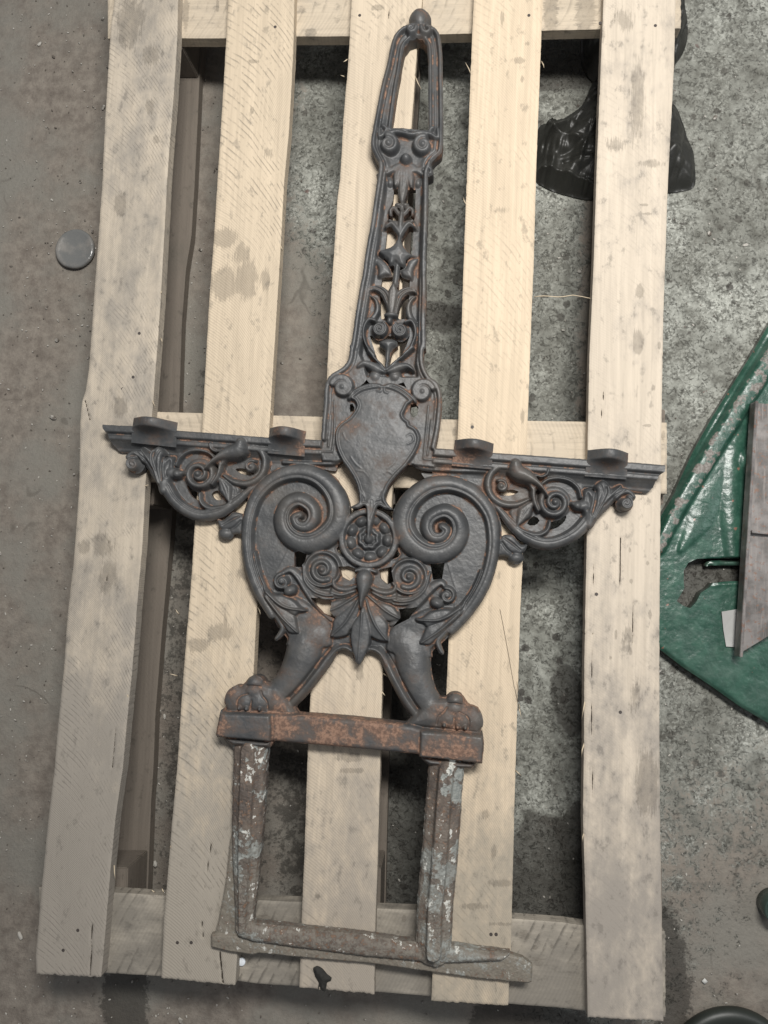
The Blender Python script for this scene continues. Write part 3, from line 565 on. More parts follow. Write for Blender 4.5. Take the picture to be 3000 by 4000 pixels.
    p = r.part('flower_centre', RO); r.dome(rc[0], rc[1], 46, 46, 13, 1, p, prof=lambda rr, a: np.interp(rr+.06*np.cos(8*a), [0, .55, .62, .85, 1.0], [5, 5, 9, 9, 2]))
    r.dome(rc[0], rc[1]+4, 19, 19, 17, 12, p)
    sp = r.part('spike'); r.stroke(cF((831,290),(828,350),(818,430),(812,490)), [26,17,10,4], 24, 7, sp, 'leaf')
    # ---------- lower scrolls, acanthus and legs
    cQ = crop(1000, 2150, 3.456); cL = crop(820, 2380, 3.318)
    def ridged(pts, ridge, h, part, f=idt, rr=(9, 7, 2), am=5, rust=.1):
        r.poly(f(pts), [(0, h-5), (2, h-1), (9, h+.5), (30, h+2)], part, rust=rust, step=8)
        r.stroke(f(ridge), list(rr), h, am, part, 'soft', rust=0)
    for f in (idt, mir):
        s = 1 if f is idt else -1
        # leg: thigh and shank melt into one another
        lg = r.part('leg', None, None)
        r.stroke(f(cL((1250,-260),(1290,40),(1260,300),(1215,500),(1130,740),(1010,960),(850,1130),(800,1230))), [50,70,80,74,66,60,52,48], 6, [0,5,14,22,24,22,20,19], lg, lambda q, t: np.clip(1-np.abs(q)**2.2, 0, 1)**.55)
        r.stroke(f(cL((1640,480),(1500,660),(1330,880),(1160,1090),(1010,1250),(930,1310))), [12,22,25,26,24,18], 8, [8,14,16,16,14,10], lg, lambda q, t: np.clip(1-q*q, 0, 1)**.6, mode='blend', rust=.12)
        r.stroke(f(cL((1540,520),(1380,740),(1170,1000),(980,1190),(860,1280))), [6,11,12,10,5], 0, -6, -1, 'soft', mode='add')
        r.dome(*f(cL((1330,360)))[0], 62, 58, 18, 8, lg, prof='soft', mode='blend', rust=.05)
        r.poly(f(cQ((60,560),(200,560),(500,600),(760,760),(1000,980),(1020,1180),(960,1330),(420,1320),(400,1180),(340,1080),(320,940),(220,780),(110,660))), [(0, 9), (8, 18), (20, 20), (60, 21)], lg, mode='blend', rust=.22)
        # curl on the thigh and its arm
        p = r.part('thigh_scroll'); cx, cy = f(cQ((345,425)))[0]
        P, Wd = spiral(cx, cy, 31, 3, -100, 1.5, -s, 9, 8)
        r.stroke(f(cQ((1000,940),(860,800),(760,660),(660,500),(560,350),(450,262)))+[P[0]], [10,16,20,22,18,13,9], 13, [6,8,9,10,11,11,11], p, lambda q, t: np.sqrt(np.clip(1-q*q, 0, 1))*.8+.2*np.exp(-((q*s+.5)/.15)**2), rust=.2)
        r.dome(cx, cy, 30, 30, 14, 3, p, rust=.2); r.stroke(P, Wd, 18, 9, p); r.dome(cx, cy, 11, 11, 20, 9, p)
        # acanthus lobes lying over the thigh
        A1 = r.part('acanthus_leaf'); ridged(cQ((90,470),(200,590),(330,600),(440,635),(525,680),(600,765),(692,812),(560,850),(525,882),(400,810),(250,730),(130,600)), cQ((150,560),(300,705),(440,778),(680,811)), 29, A1, f, am=6)
        A2 = r.part('acanthus_leaf'); ridged(cQ((90,560),(250,700),(400,800),(522,880),(545,965),(562,1060),(577,1118),(450,1113),(370,1010),(260,850),(150,700)), cQ((140,620),(250,770),(380,930),(565,1112)), 27.5, A2, f, am=6)
        r.dome(*f(cQ((455,545)))[0], 27, 21, 24, 9, A1, prof='soft', rot=-.4*s)
        r.stroke(f(cQ((30,500),(110,640),(220,810),(310,960),(350,1050),(310,1140),(262,1195))), [12,13,14,15,13,11,8], 12, 12, r.part('spur'))
        # round lower scroll: thin rim, dished floor, small snail
        p = r.part('lower_scroll'); cx, cy = f(cQ((885,255)))[0]
        r.dome(cx, cy, 74, 74, 8, 1, p, prof=lambda rr, a: np.interp(rr, [0, .3, .75, .86, .92, 1], [12, 9, 8, 13, 15, 10]), rust=.15)
        a0 = 60 if s > 0 else 120; P, Wd = spiral(cx, cy, 46, 3, a0, 1.6, -s*-1, 13, 8); r.stroke(P, Wd, 14, 9, p); r.dome(cx, cy+1, 13, 13, 18, 10, p)
        for o_, w_, h_ in ((0, 9, 12), (13, 6, 9), (-12, 6, 9)):
            P = [(x, y+o_) for x, y in cQ((625,200),(650,400),(760,540),(900,600),(1030,610))]; r.stroke(f(P), [5,w_,w_,w_,5], 12, h_, p, rust=.1)
        r.stroke(f(cF((590,1150),(632,1095),(685,1078),(735,1108))), [8,10,10,8], 12, 10, r.part('arch_bead'), rust=.2)
        # paw
        pw = r.part('paw', None, 'rusty lion paw')
        r.poly(f(cL((172,1345),(176,1300),(188,1170),(230,1080),(262,1022),(330,1010),(400,985),(470,910),(520,870),(590,862),(650,890),(700,950),(760,965),(900,1000),(1000,1150),(1100,1330),(1110,1410),(700,1385))), [(0, 12), (6, 20), (18, 25), (45, 28)], pw, rust=.34, mode='blend')
        for x, y, rx, ry, h, am, ro in ((575,955,34,28,23,8,0), (560,1065,30,26,26,4.5,0), (300,1150,34,50,22,6.5,.45), (460,1190,28,36,26,4.5,.1), (620,1200,34,36,26,5,0), (830,1230,34,30,23,5,0)):
            c = f(cL((x, y)))[0]; r.dome(c[0], c[1], rx, ry, h, am, pw, rust=.30, prof='soft', rot=ro*s, mode='blend')
        for P in (cL((350,1290),(355,1180),(410,1120),(500,1095)), cL((745,1310),(740,1200),(680,1120),(660,1060)), cL((520,1290),(545,1180)), cL((470,1000),(560,990),(660,1010))):
            r.stroke(f(P), [3.5]*len(P), 0, -3.2, -1, 'soft', mode='add')
        for x, y in ((385,1275), (480,1285), (650,1290)):
            c = f(cL((x, y)))[0]; r.dome(c[0], c[1], 8, 11, 29, 5, r.part('claw', pw), rust=.5, prof='soft')
    # ---------- centre palmette between the legs
    for f in (idt, mir):
        ridged(cQ((1000,500),(1080,530),(1200,545),(1345,520),(1320,600),(1180,650),(1060,662),(1005,620)), cQ((1010,570),(1150,600),(1330,550)), 19, LF(), f, rust=.15)
        ridged(cQ((1385,610),(1200,655),(1030,685),(960,740),(903,805),(905,850),(960,882),(1050,905),(1150,872),(1300,790)), cQ((908,838),(1100,765),(1375,600)), 21, LF(), f, rr=(2, 7, 6), rust=.15)
        ridged(cQ((1390,640),(1200,800),(1050,925),(1020,1060),(1000,1165),(1100,1182),(1222,1152),(1262,1090),(1340,950),(1400,800)), cQ((1003,1163),(1180,1000),(1300,820),(1385,650)), 24, LF(), f, rr=(2, 7, 7, 5), rust=.15)
        r.stroke(f(cQ((1035,400),(1050,480),(1140,525),(1250,525),(1345,490))), [7,11,13,13,8], 15, 9, r.part('curl'), rust=.2)
    ridged(cQ((1440,640),(1390,850),(1300,1000),(1268,1150),(1280,1280),(1308,1400),(1340,1500),(1395,1545),(1450,1450),(1520,1300),(1545,1150),(1520,980),(1480,820)), cQ((1430,850),(1415,1100),(1395,1330),(1385,1500)), 27, LF('long middle leaf of the hanging palmette'), rr=(5, 5, 4, 2), am=4)
    p = r.part('drop', None, 'tear shaped drop'); r.stroke(cF((790,705),(788,760),(780,810),(775,862)), [33,24,13,3], 25, 13, p)
    r.stroke(cF((735,665),(790,652),(850,668)), [9,10,9], 14, 9, p)
    for h in hl+hr: r.hole(h, False)
    # ---------- wing scrollwork
    for f in (idt, mir):
        s = 1 if f is idt else -1
        fl = r.part('wing_plate'); r.poly(f(cD((560,330),(700,330),(900,340),(1130,380),(1150,480),(1060,600),(960,670),(860,740),(740,780),(640,745),(560,690),(500,600),(470,520),(520,430))), [(0, 8), (8, 10), (60, 9)], fl)
        for h in (cD((608,560),(650,600),(697,622),(692,668),(640,640),(612,600)), cD((765,622),(805,598),(838,655),(790,658)), cD((925,460),(985,455),(1050,488),(985,495))): r.hole(f(h))
        cr = r.part('crescent_scroll'); 
        r.stroke(f(cD((355,400),(420,470),(470,560),(530,660),(620,735),(720,765),(840,740),(940,672),(1010,610),(1075,560))), [18,30,27,25,24,24,22,18,14,8], 10, [13,15,16,17,17,17,16,14,12,10], cr, lambda q, t: np.sqrt(np.clip(1-q*q, 0, 1))*.85+.2*np.exp(-((q*s+.72)/.13)**2)-.1*np.exp(-((q*s+.45)/.10)**2), step=8)
        p = r.part('tip_volute'); cx, cy = f(cD((278,435)))[0]; r.dome(cx, cy, 35, 33, 12, 16, p, prof='soft')
        P, Wd = spiral(cx, cy, 25, 3, -70, 1.6, -s, 8, 6); r.stroke(P, Wd, 22, 8, p)
        r.stroke(f(cD((345,405),(320,370),(275,362),(240,390))), [14,16,13,9], 16, 12, p)
        cU = crop(480, 1600, 4.88); p = r.part('acanthus_leaf')
        r.poly(f(cU((40,960),(60,860),(130,792),(250,775),(300,700),(360,715),(470,800),(520,745),(660,672),(775,810),(745,900),(860,862),(945,900),(962,1000),(945,1080),(1060,1150),(1105,1235),(970,1270),(890,1320),(850,1464),(800,1600),(680,1600),(610,1400),(560,1260),(430,1060),(330,1000),(250,920),(150,900))), [(0, 14), (3, 20), (10, 24), (30, 27)], p, step=8)
        for P, w_, d_ in ((cU((380,760),(490,980),(600,1250),(680,1500)), 6, -4), (cU((735,870),(715,1100),(730,1350)), 6, -5), (cU((250,800),(420,960),(520,1120)), 5, -3.5), (cU((700,760),(620,900),(640,1100)), 5, -2.5), (cU((880,960),(830,1100),(820,1280)), 16, -3.5), (cU((590,800),(560,950),(620,1150)), 13, -3)):
            r.stroke(f(P), [3, w_, 3], 0, d_, -1, 'soft', mode='add')
        for P in (cU((560,770),(520,900),(590,1150),(660,1400)), cU((775,930),(765,1100),(775,1300)), cU((330,740),(450,900),(560,1100))): r.stroke(f(P), [3,5,3], 24, 4.5, p, 'soft')
        r.stroke(f(cD((510,490),(555,500),(590,490))), [22,16,10], 15, 11, cr); r.dome(*f(cD((563,498)))[0], 16, 16, 22, 8, cr)
        r.stroke(f(cD((548,440),(575,385),(630,348),(700,340),(765,358),(805,400),(825,440))), [7,8,8,8,8,7,6], 12, 10, r.part('ring_scroll'))
        p = r.part('wing_scroll'); cx, cy = f(cD((700,498)))[0]; r.dome(cx, cy, 66, 64, 11, 4, p)
        P, Wd = spiral(cx, cy, 56, 4, -35 if s > 0 else -145, 1.9, s, 14, 10); r.stroke(P, Wd, 15, 12, p); r.dome(cx, cy, 14, 14, 22, 9, p)
        r.stroke(f(cD((838,400),(842,450),(825,510),(790,565))), [9,11,11,8], 15, 12, p)
        p = r.part('flower_bud'); r.stroke(f(cD((985,300),(965,345),(900,365),(835,395),(790,430),(755,468))), [22,33,27,15,10,5], 20, 17, p); r.dome(*f(cD((975,315)))[0], 22, 20, 24, 12, p)
        r.stroke(f(cD((1005,350),(950,385),(880,400),(850,440))), [14,15,12,7], 17, 10, p)
        r.stroke(f(cD((778,298),(782,332),(815,352),(850,345))), [5,6,6,5], 20, 7, r.part('hook'))
        p = r.part('curl'); r.stroke(f(cD((1010,320),(1070,325),(1118,370),(1128,440),(1095,515),(1020,558),(930,550),(860,505))), [9,13,15,15,15,15,13,7], 13, 11, p)
        cx, cy = f(cD((1042,448)))[0]; P, Wd = spiral(cx, cy, 24, 3, -60 if s > 0 else -120, 1.4, -s, 8, 7); r.stroke(P, Wd, 15, 10, p); r.dome(cx, cy, 13, 13, 18, 10, p)
        r.stroke(f(cD((840,530),(870,590),(897,680))), [10,30,3], 13, 11, LF(), 'leaf', flip=s)
        r.stroke(f(cD((905,560),(930,600),(915,650))), [10,22,6], 10, 8, LF(), 'leaf')
        r.stroke(f(cD((705,620),(712,680),(760,718),(840,712),(900,690))), [6,9,10,8,5], 13, 10, r.part('curl'))
        # tassel
        p = r.part('tassel'); r.poly(f(cD((812,790),(850,795),(880,770),(915,742),(968,752),(990,790),(980,885),(935,885),(905,890),(888,862),(850,862),(820,835))), [(0, 10), (4, 16), (12, 18), (30, 19)], p, step=8)
        r.dome(*f(cD((865,882)))[0], 32, 25, 7, 12, p)
        for P in (cD((960,770),(900,800),(850,830)), cD((970,800),(930,840),(890,860))): r.stroke(f(P), [4,6,3], 0, -3.5, -1, 'soft', mode='add')
    for P in (cD((1080,420),(1340,425),(1600,425),(1585,470),(1480,462),(1400,446),(1250,455),(1150,540),(1090,520)), cE((-10,400),(200,410),(420,420),(470,520),(430,600),(330,480),(200,430),(80,440),(20,450))): r.poly(P, [(0, 8), (60, 9)], CORN, smooth=False)
    # under-cornice fillets joining volutes to the cornice
    for P in (cC((0,935),(250,945),(400,945),(470,915)), cC((1660,1010),(1350,1000),(1150,985),(1070,950))): r.stroke(P, [9]*4, 8, 9, CORN)
    # ---------- crossbar with its two blocks
    CB = r.part('crossbar', None, 'flaking rust red crossbar'); 
    r.poly(cG((395,490),(520,498),(800,520),(1100,552),(1150,570),(1148,700),(1130,695),(900,672),(400,628)), [(0, 26), (4, 31), (14, 33), (60, 33)], CB, smooth=False, rust=.52)
    for nm, P, Q in (('left', cG((150,470),(155,482),(400,492),(408,560),(400,630),(300,620),(130,606),(128,590),(140,520)), cG((145,605),(400,628),(402,640),(385,668),(330,668),(200,656),(165,630))),
                 ('right', cG((1138,572),(1280,580),(1450,597),(1456,640),(1446,738),(1300,722),(1132,705)), cG((1138,708),(1420,740),(1396,772),(1340,772),(1180,755),(1145,725)))):
        p = r.part('crossbar_block', None, None); r.poly(P, [(0, 30), (4, 38), (10, 40), (60, 41)], p, smooth=False, rust=.48)
        r.poly(Q, [(0, 18), (3, 24), (14, 30), (20, 32), (60, 32)], p, smooth=False, rust=.25)
    # ---------- posts and foot bar, heavily pitted
    def oct_(q, t): 
        return np.interp(q, [-1, -.93, -.42, -.38, .38, .44, .93, 1], [.35, .60, .80, 1.0, 1.0, .74, .52, .32])
    c8 = crop(400, 2900, 2.074); cN_ = crop(1000, 3500, 1.3825)
    PF = r.part('post_flange', None, 'low dusty flange along the left post'); r.poly(c8((1030,700),(1000,840),(985,1000),(970,1150),(935,1350),(905,1500),(870,1620),(1000,1690),(1140,1600),(1150,1200),(1080,900),(1080,520)), [(0, 5), (3, 8), (60, 9)], PF, smooth=False)
    PL = r.part('post', None, 'pitted post flaking white and grey'); r.stroke(c8((1185,40),(1168,420),(1152,780),(1140,1080),(1132,1320),(1124,1560)), [69,65,60,51,41,34], 0, [34,34,33,31,28,25], PL, oct_, rust=.35, butt=True, step=18)
    PR = r.part('post', None, 'pitted post flaking white and purple'); r.stroke(cHH((1178,108),(1163,300),(1145,550),(1125,760),(1118,985)), [70,71,72,71,70], 0, 36, PR, oct_, rust=.4, butt=True, step=18)
    FF = r.part('foot_flange', None, 'dusty lower flange of the foot bar')
    r.poly(c8((850,1600),(1050,1600),(1300,1640),(1500,1660),(1659,1680))+cN_((400,300),(600,330),(850,360),(1100,360),(1300,350),(1380,345),(1440,365),(1500,405),(1495,500),(1470,505),(1200,480),(850,430),(600,395),(300,370),(0,340))+c8((1200,1770),(1000,1740),(850,1705)), [(0, 7), (4, 12), (60, 13)], FF, smooth=False, rust=.2)
    FB = r.part('foot_bar', None, 'crumbling foot bar caked with rust')
    r.poly(c8((1050,1520),(1180,1485),(1400,1510),(1659,1545))+cN_((500,222),(850,270),(960,300),(1070,292),(1200,312),(1380,333),(1330,372),(1000,385),(600,348),(400,322),(160,290),(0,268))+c8((1200,1640),(1080,1600)), [(0, 12), (5, 19), (16, 22), (30, 23)], FB, smooth=False, rust=.55)
    r.finish(2)
    # surface: sand-cast grain, heavy pitting on the posts, foot bar and paws
    X, Y = np.meshgrid(r.x0+r.step*np.arange(r.nx), r.y0+r.step*np.arange(r.ny))
    fine = fbm(X/9, Y/9, 3, 3)-.5; mid = fbm(X/30, Y/30, 11, 4)-.5
    pit = np.zeros(X.shape, np.float32)
    for k, w in ((PL, 1), (PR, 1), (FB, .62), (FF, .5), (PF, .45)): pit[r.Lf == k] = w
    pit = boxblur(pit, 2)
    n2 = fbm(X/26, Y/34, 31, 5)
    r.Hf = r.Hf+np.where(r.Hf > 1, .35*fine+.9*mid+pit*(3.2*(n2-.5)+4*(np.floor(n2*7)/7-n2)+1.2*(fbm(X/7, Y/7, 5, 2)-.5)), 0)
    # ragged outline where the metal has wasted
    r.S = r.S+np.where(pit > .1, (fbm(X/18, Y/18, 77, 3)-.5)*8*np.clip(pit, 0, 1), (fbm(X/22, Y/22, 78, 3)-.5)*2.5)
    r.pit = pit
    return r
# ---------------------------------------------------------------- floor
def field_poly(X, Y, pts, soft):
    """smooth 0..1 field, .5 on the outline (photograph pixel space traced on the floor plane)"""
    r = Relief(float(X.min()), float(Y.min()), float(X.max()), float(Y.max()), float(X[0, 1]-X[0, 0]))
    o = r.polysd(catmull(pts, True, 30), soft); F = np.zeros(X.shape, np.float32)
    if o is None: return F
    js, iz, _, _, sd = o; F[js, iz] = np.clip(.5+.5*sd/soft, 0, 1)[:F[js, iz].shape[0], :F[js, iz].shape[1]]; return F
def build_floor():
    st = 14.0; nx = int(4400/st)+1; ny = int(5400/st)+1
    X, Y = np.meshgrid(-700+st*np.arange(nx), -700+st*np.arange(ny))
    n = fbm(X/260, Y/260, 5, 4); n2 = fbm(X/90, Y/90, 9, 3)
    mud = np.zeros(X.shape, np.float32)
    for pts, so in (([(-800,-800),(1000,-800),(1130,0),(1120,300),(1090,700),(1180,950),(1260,1050),(1320,1200),(1340,1700),(1400,2500),(1450,3300),(1500,4800),(-800,4800)], 160), ([(1250,3650),(2000,3850),(2350,4800),(1200,4800)], 120), ([(2560,3500),(2900,3250),(3400,3300),(3500,4700),(2400,4700)], 700), ([(2280,500),(2330,600),(2310,1650),(2265,1640),(2280,1000)], 60)):
        mud = np.maximum(mud, field_poly(X, Y, pts, so))
    wet_shade = np.zeros(X.shape, np.float32)  # real damp stains plus painted shade of the boards above
    wet_shade = np.maximum(wet_shade, .62*field_poly(X, Y, [(1040,2300),(1500,2250),(1740,2300),(1740,3500),(1000,3500)], 220)); wet_shade = np.maximum(wet_shade, .5*field_poly(X, Y, [(560,1900),(1000,1900),(960,3500),(560,3500)], 160))  # shade of the lower pallet gaps, painted dark on the floor
    for pts, so in (([(2180,2600),(2240,2610),(2280,2700),(2290,2830),(2230,2880),(2170,2800),(2150,2700)], 22), ([(2050,3170),(2180,3200),(2290,3120),(2300,3330),(2040,3420)], 30), ([(2010,3250),(2280,3330),(2290,3620),(1990,3600)], 40), ([(1880,3920),(2320,3990),(2330,4300),(1880,4300)], 40), ([(430,3760),(560,3800),(560,4050),(400,4060)], 40), ([(1500,2350),(1750,2300),(1760,3500),(1490,3500)], 60), ([(1980,150),(2330,170),(2330,330),(1980,330)], 40), ([(1640,1180),(1790,1200),(1780,1290),(1650,1270)], 25), ([(2560,3560),(2640,3580),(2700,3900),(2620,4300),(2560,4200)], 50), ([(830,1400),(980,1200),(1000,1600),(820,1640)], 90), ([(2600,2120),(3000,2120),(3000,2420),(2600,2420)], 60)):  # floor stains; top cross board's shadow and one gap's shade painted in too
        wet_shade = np.maximum(wet_shade, field_poly(X, Y, pts, so))  # the last outline makes the floor darker inside the green casting's opening
    P = W(X, Y, 0.0); V = P.copy(); V[..., 2] = (n-.5)*.004+(n2-.5)*.0015-.001
    vid = np.arange(nx*ny).reshape(ny, nx); F = np.stack([vid[:-1, :-1], vid[1:, :-1], vid[1:, 1:], vid[:-1, 1:]], -1).reshape(-1, 4)
    me = mesh_np('floor', V.reshape(-1, 3), F, dict(mud=mud.ravel(), wet_shade=wet_shade.ravel()))
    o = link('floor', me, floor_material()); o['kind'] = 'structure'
    big = bpy.data.meshes.new('outer_floor'); big.from_pydata([(-6, -6, -.009), (6, -6, -.009), (6, 6, -.009), (-6, 6, -.009)], [], [(0, 1, 2, 3)])
    ob = link('outer_floor', big, o.data.materials[0]); ob['kind'] = 'structure'
build_floor()

# ---------------------------------------------------------------- wooden pallet
def rot2(a): c, s = math.cos(a), math.sin(a); return np.array([[c, -s], [s, c]])
def plank(name, eA, eB, zt, th, mat, parent, along='y', ends=None, stains=(), cracks=(), grime=None, rag=1.0, dmm=2.2, seed=1, label=None):
    """eA/eB: traced long edges (photograph pixels). local X runs from edge A to edge B, local Y along the plank."""
    eA = np.array(eA, float); eB = np.array(eB, float); k = 1 if along == 'y' else 0
    t0, t1 = (ends or (max(eA[0, k], eB[0, k]), min(eA[-1, k], eB[-1, k])))
    if not hasattr(t0, '__len__'): t0 = (t0, t0)
    if not hasattr(t1, '__len__'): t1 = (t1, t1)
    pxmm = 0.385; wid = abs(np.mean(eB[:, 1-k])-np.mean(eA[:, 1-k])); nu = max(6, int(wid*pxmm/dmm)); nv = max(6, int((np.mean(t1)-np.mean(t0))*pxmm/dmm))
    u = np.linspace(0, 1, nu+1)[None, :]; v = np.linspace(0, 1, nv+1)[:, None]
    rs = np.random.RandomState(seed)
    jag = (fbm(np.arange(nu+1)[None, :]/1.6, np.zeros((1, nu+1))+seed, seed, 3)-.5)*9*rag
    T0 = t0[0]*(1-u)+t0[1]*u; T1 = t1[0]*(1-u)+t1[1]*u+jag
    T = T0*(1-v)+T1*v
    a = np.interp(T, eA[:, k], eA[:, 1-k]); b = np.interp(T, eB[:, k], eB[:, 1-k])
    a = a+((fbm(T/26, T*0+.3, seed+5, 4)-.5)*2.0-5*np.clip(fbm(T/11, T*0+5, seed+6, 3)-.68, 0, 1)*-1.6)*rag; b = b+((fbm(T/26, T*0+.7, seed+9, 4)-.5)*2.0-8*np.clip(fbm(T/11, T*0+9, seed+8, 3)-.68, 0, 1))*rag
    Q = a*(1-u)+b*u
    PX, PY = (Q, T) if along == 'y' else (T, Q)
    P = W(PX, PY, zt)
    du = np.minimum(u, 1-u)*wid*pxmm/1000; dv = np.minimum(v, 1-v)*(np.mean(t1)-np.mean(t0))*pxmm/1000
    edge = np.minimum(du+0*v, dv+0*u); z = -0.0016*np.clip(1-edge/.0032, 0, 1)**2+(fbm(PX/70, PY/200, seed+3, 3)-.5)*.0011
    st = np.zeros(PX.shape, np.float32); ck = np.zeros(PX.shape, np.float32)
    for (x, y, rx, ry, *s_) in stains:
        d = np.hypot((PX-x)/rx, (PY-y)/ry); st = np.maximum(st, (s_[0] if s_ else 1.0)*np.clip(1-.5*d, 0, 1))
    for pl in cracks:
        *pts, wd = pl
        for (ax, ay), (bx, by) in zip(pts[:-1], pts[1:]):
            vx, vy = bx-ax, by-ay; t = np.clip(((PX-ax)*vx+(PY-ay)*vy)/(vx*vx+vy*vy), 0, 1); d = np.hypot(PX-ax-t*vx, PY-ay-t*vy); ck = np.maximum(ck, np.clip(1-.5*d/wd, 0, 1))
    z = z-.0022*np.clip((ck-.4)/.4, 0, 1)
    P[..., 2] += z
    gm = np.zeros(PX.shape) if grime is None else grime(PX, PY)
    # local frame
    O = W(*( (eA[0, 0], eA[0, 1]) ), zt); O[2] = zt-th
    D = P[-1].mean(0)-P[0].mean(0); ang = math.atan2(D[1], D[0])-math.pi/2
    Rm = rot2(ang)
    loc = lambda A: np.concatenate([(A[..., :2]-O[:2]) @ Rm, A[..., 2:]-O[2]], -1)
    L = loc(P); n = (nu+1)*(nv+1); vid = np.arange(n).reshape(nv+1, nu+1)
    F = [np.stack([vid[:-1, :-1], vid[1:, :-1], vid[1:, 1:], vid[:-1, 1:]], -1).reshape(-1, 4)]
    ring = np.concatenate([vid[0, :], vid[1:, -1], vid[-1, -2::-1], vid[-2:0:-1, 0]])
    R0 = L.reshape(-1, 3)[ring]; R1 = R0.copy(); R1[:, 2] = 0; Rm_ = R0.copy(); Rm_[:, 2] = R0[:, 2]*.5
    V = np.concatenate([L.reshape(-1, 3), R0, Rm_, R1]); m = len(ring); i = np.arange(m); j = (i+1) % m
    for o_ in (n, n+m): F.append(np.stack([i+o_, j+o_, j+o_+m, i+o_+m], 1))
    F = np.concatenate(F)
    # orientation: make the top face up
    a0 = V[F[0]]; nz = np.cross(a0[1]-a0[0], a0[2]-a0[0])[2]
    if nz < 0: F = F[:, ::-1]
    ra = lambda A, f: np.concatenate([A.ravel(), A.ravel()[ring], A.ravel()[ring]*f, A.ravel()[ring]*f])
    me = mesh_np(name, V, F, dict(stain=ra(st, .6), crack=ra(ck, 0), grime=ra(gm, 1)))
    o = bpy.data.objects.new(name, me); COL.objects.link(o); me.materials.append(mat); o.parent = parent
    o.location = Vector(O)-parent.location; o.rotation_euler = (0, 0, ang)
    for p in me.polygons[-4:]: pass
    if label: o['label'] = label
    return o

pal = empty('wooden_pallet', tuple(W(1500, 2000, 0.0)[:2])+(0.0,))
tag(pal, 'pale softwood pallet under the rusty iron casting', 'pallet')
PALE = (.60, .475, .335); GREY = (.30, .265, .215)
wm = [wood_material('pallet_wood_a', (.52, .452, .362), (.29, .262, .225), 1.0, .0080, .52, 1.0, 1, 1.0, dirty=.8),
      wood_material('pallet_wood_b', (.60, .50, .372), (.34, .305, .255), 1.3, .0118, .22, .7, 1, 2.0, dirty=.6),
      wood_material('pallet_wood_c', (.60, .505, .385), (.34, .30, .25), .9, .0120, .18, .8, 1, 3.0, dirty=.5),
      wood_material('pallet_wood_d', (.64, .525, .385), (.34, .30, .24), .55, .012, .15, 1.2, 1, 4.0, dirty=.45),
      wood_material('pallet_wood_e', (.58, .505, .41), (.30, .27, .235), .25, .010, .36, 1.0, 1, 5.0, dirty=.8)]
ws = wood_material('crossboard_wood', (.54, .46, .355), (.31, .275, .23), .8, .016, .40, .8, -1, 6.0)
wb = wood_material('dusty_end_wood', (.40, .36, .30), (.22, .20, .17), 1.7, .0150, .45, .3, 1, 8.0, quad=0.0)
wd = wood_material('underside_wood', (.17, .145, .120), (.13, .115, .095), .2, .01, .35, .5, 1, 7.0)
dust = lambda s, a=0.0: (lambda X, Y: 2.0*s*np.clip((Y-2050)/1500, 0, 1)**1.2+a)
B1L = [(450,-260),(446,0),(433,86),(409,464),(399,700),(384,911),(367,1143),(346,1438),(333,1523),(319,1569),(312,1650),(308,1911),(287,2182),(263,2393),(248,2604),(224,2845),(211,3000),(187,3200),(163,3441),(142,3682),(137,3742),(142,3830)]
B1R = [(704,-260),(694,0),(691,146),(675,398),(661,564),(652,700),(639,944),(625,1188),(597,1568),(574,1800),(567,1881),(555,2122),(534,2363),(516,2604),(492,2845),(478,3000),(449,3200),(431,3381),(416,3562),(401,3742),(392,3830)]
B2L = [(903,-260),(891,0),(880,199),(864,464),(849,700),(834,944),(815,1188),(802,1432),(788,1677),(774,1860),(760,2044),(748,2242),(727,2484),(709,2725),(691,3000),(672,3200),(657,3381),(639,3592),(627,3860)]
B2R = [(1158,-260),(1149,0),(1145,199),(1129,497),(1110,700),(1095,971),(1078,1243),(1054,1622),(1030,1980),(1007,2303),(998,2453),(989,2634),(974,3000),(946,3400),(916,3880)]
B3L = [(1386,-260),(1373,0),(1361,232),(1341,464),(1328,700),(1319,763),(1301,1034),(1289,1215),(1281,1380),(1260,1800),(1235,2300),(1212,2713),(1203,2902),(1200,2984),(1189,3322),(1176,3626),(1168,3880)]
B3R = [(1658,-260),(1649,0),(1629,188),(1607,505),(1580,900),(1555,1500),(1520,2150),(1494,2618),(1486,2941),(1476,3322),(1464,3664),(1462,3900)]
B4L = [(1862,-260),(1851,0),(1841,217),(1832,470),(1821,759),(1808,1122),(1799,1423),(1789,1664),(1772,2050),(1755,2439),(1747,2635),(1728,3000),(1706,3400),(1684,3930)]
B4R = [(2130,-260),(2121,0),(2108,316),(2096,633),(2086,1000),(2074,1303),(2063,1604),(2050,1950),(2042,2199),(2032,2398),(2025,2647),(2017,2896),(2010,3144),(2004,3400),(1995,3735),(1984,3950)]
B5L = [(2368,-260),(2358,0),(2346,285),(2330,696),(2321,1001),(2303,1393),(2297,1700),(2293,2100),(2288,2348),(2283,2597),(2282,2896),(2278,3194),(2287,3481),(2297,3990)]
B5R = [(2650,-260),(2640,0),(2634,253),(2621,506),(2611,696),(2602,949),(2592,1242),(2586,1604),(2582,1850),(2580,2100),(2577,2448),(2577,2846),(2579,3200),(2586,3562),(2592,3974),(2593,4010)]
plank('deck_board', B1L, B1R, DECK, .022, wm[0], pal, ends=(-230, (3806, 3818)), grime=dust(.45, .06), seed=11, label='grey weathered outermost board on the left',
      stains=[(470,800,28,45),(470,1590,30,40),(510,90,60,110,.9),(590,220,40,60,.8),(330,2140,25,30),(400,2130,50,60,.85),(420,2250,50,80,.85),(340,1330,10,12),(585,415,18,32),(610,545,14,20)],
      cracks=[((359,3610),(355,3740),(352,3815),3.2),((330,1560),(350,1640),2.6),((425,2110),(415,2270),1.6),((453,2840),(438,3000),1.6)])
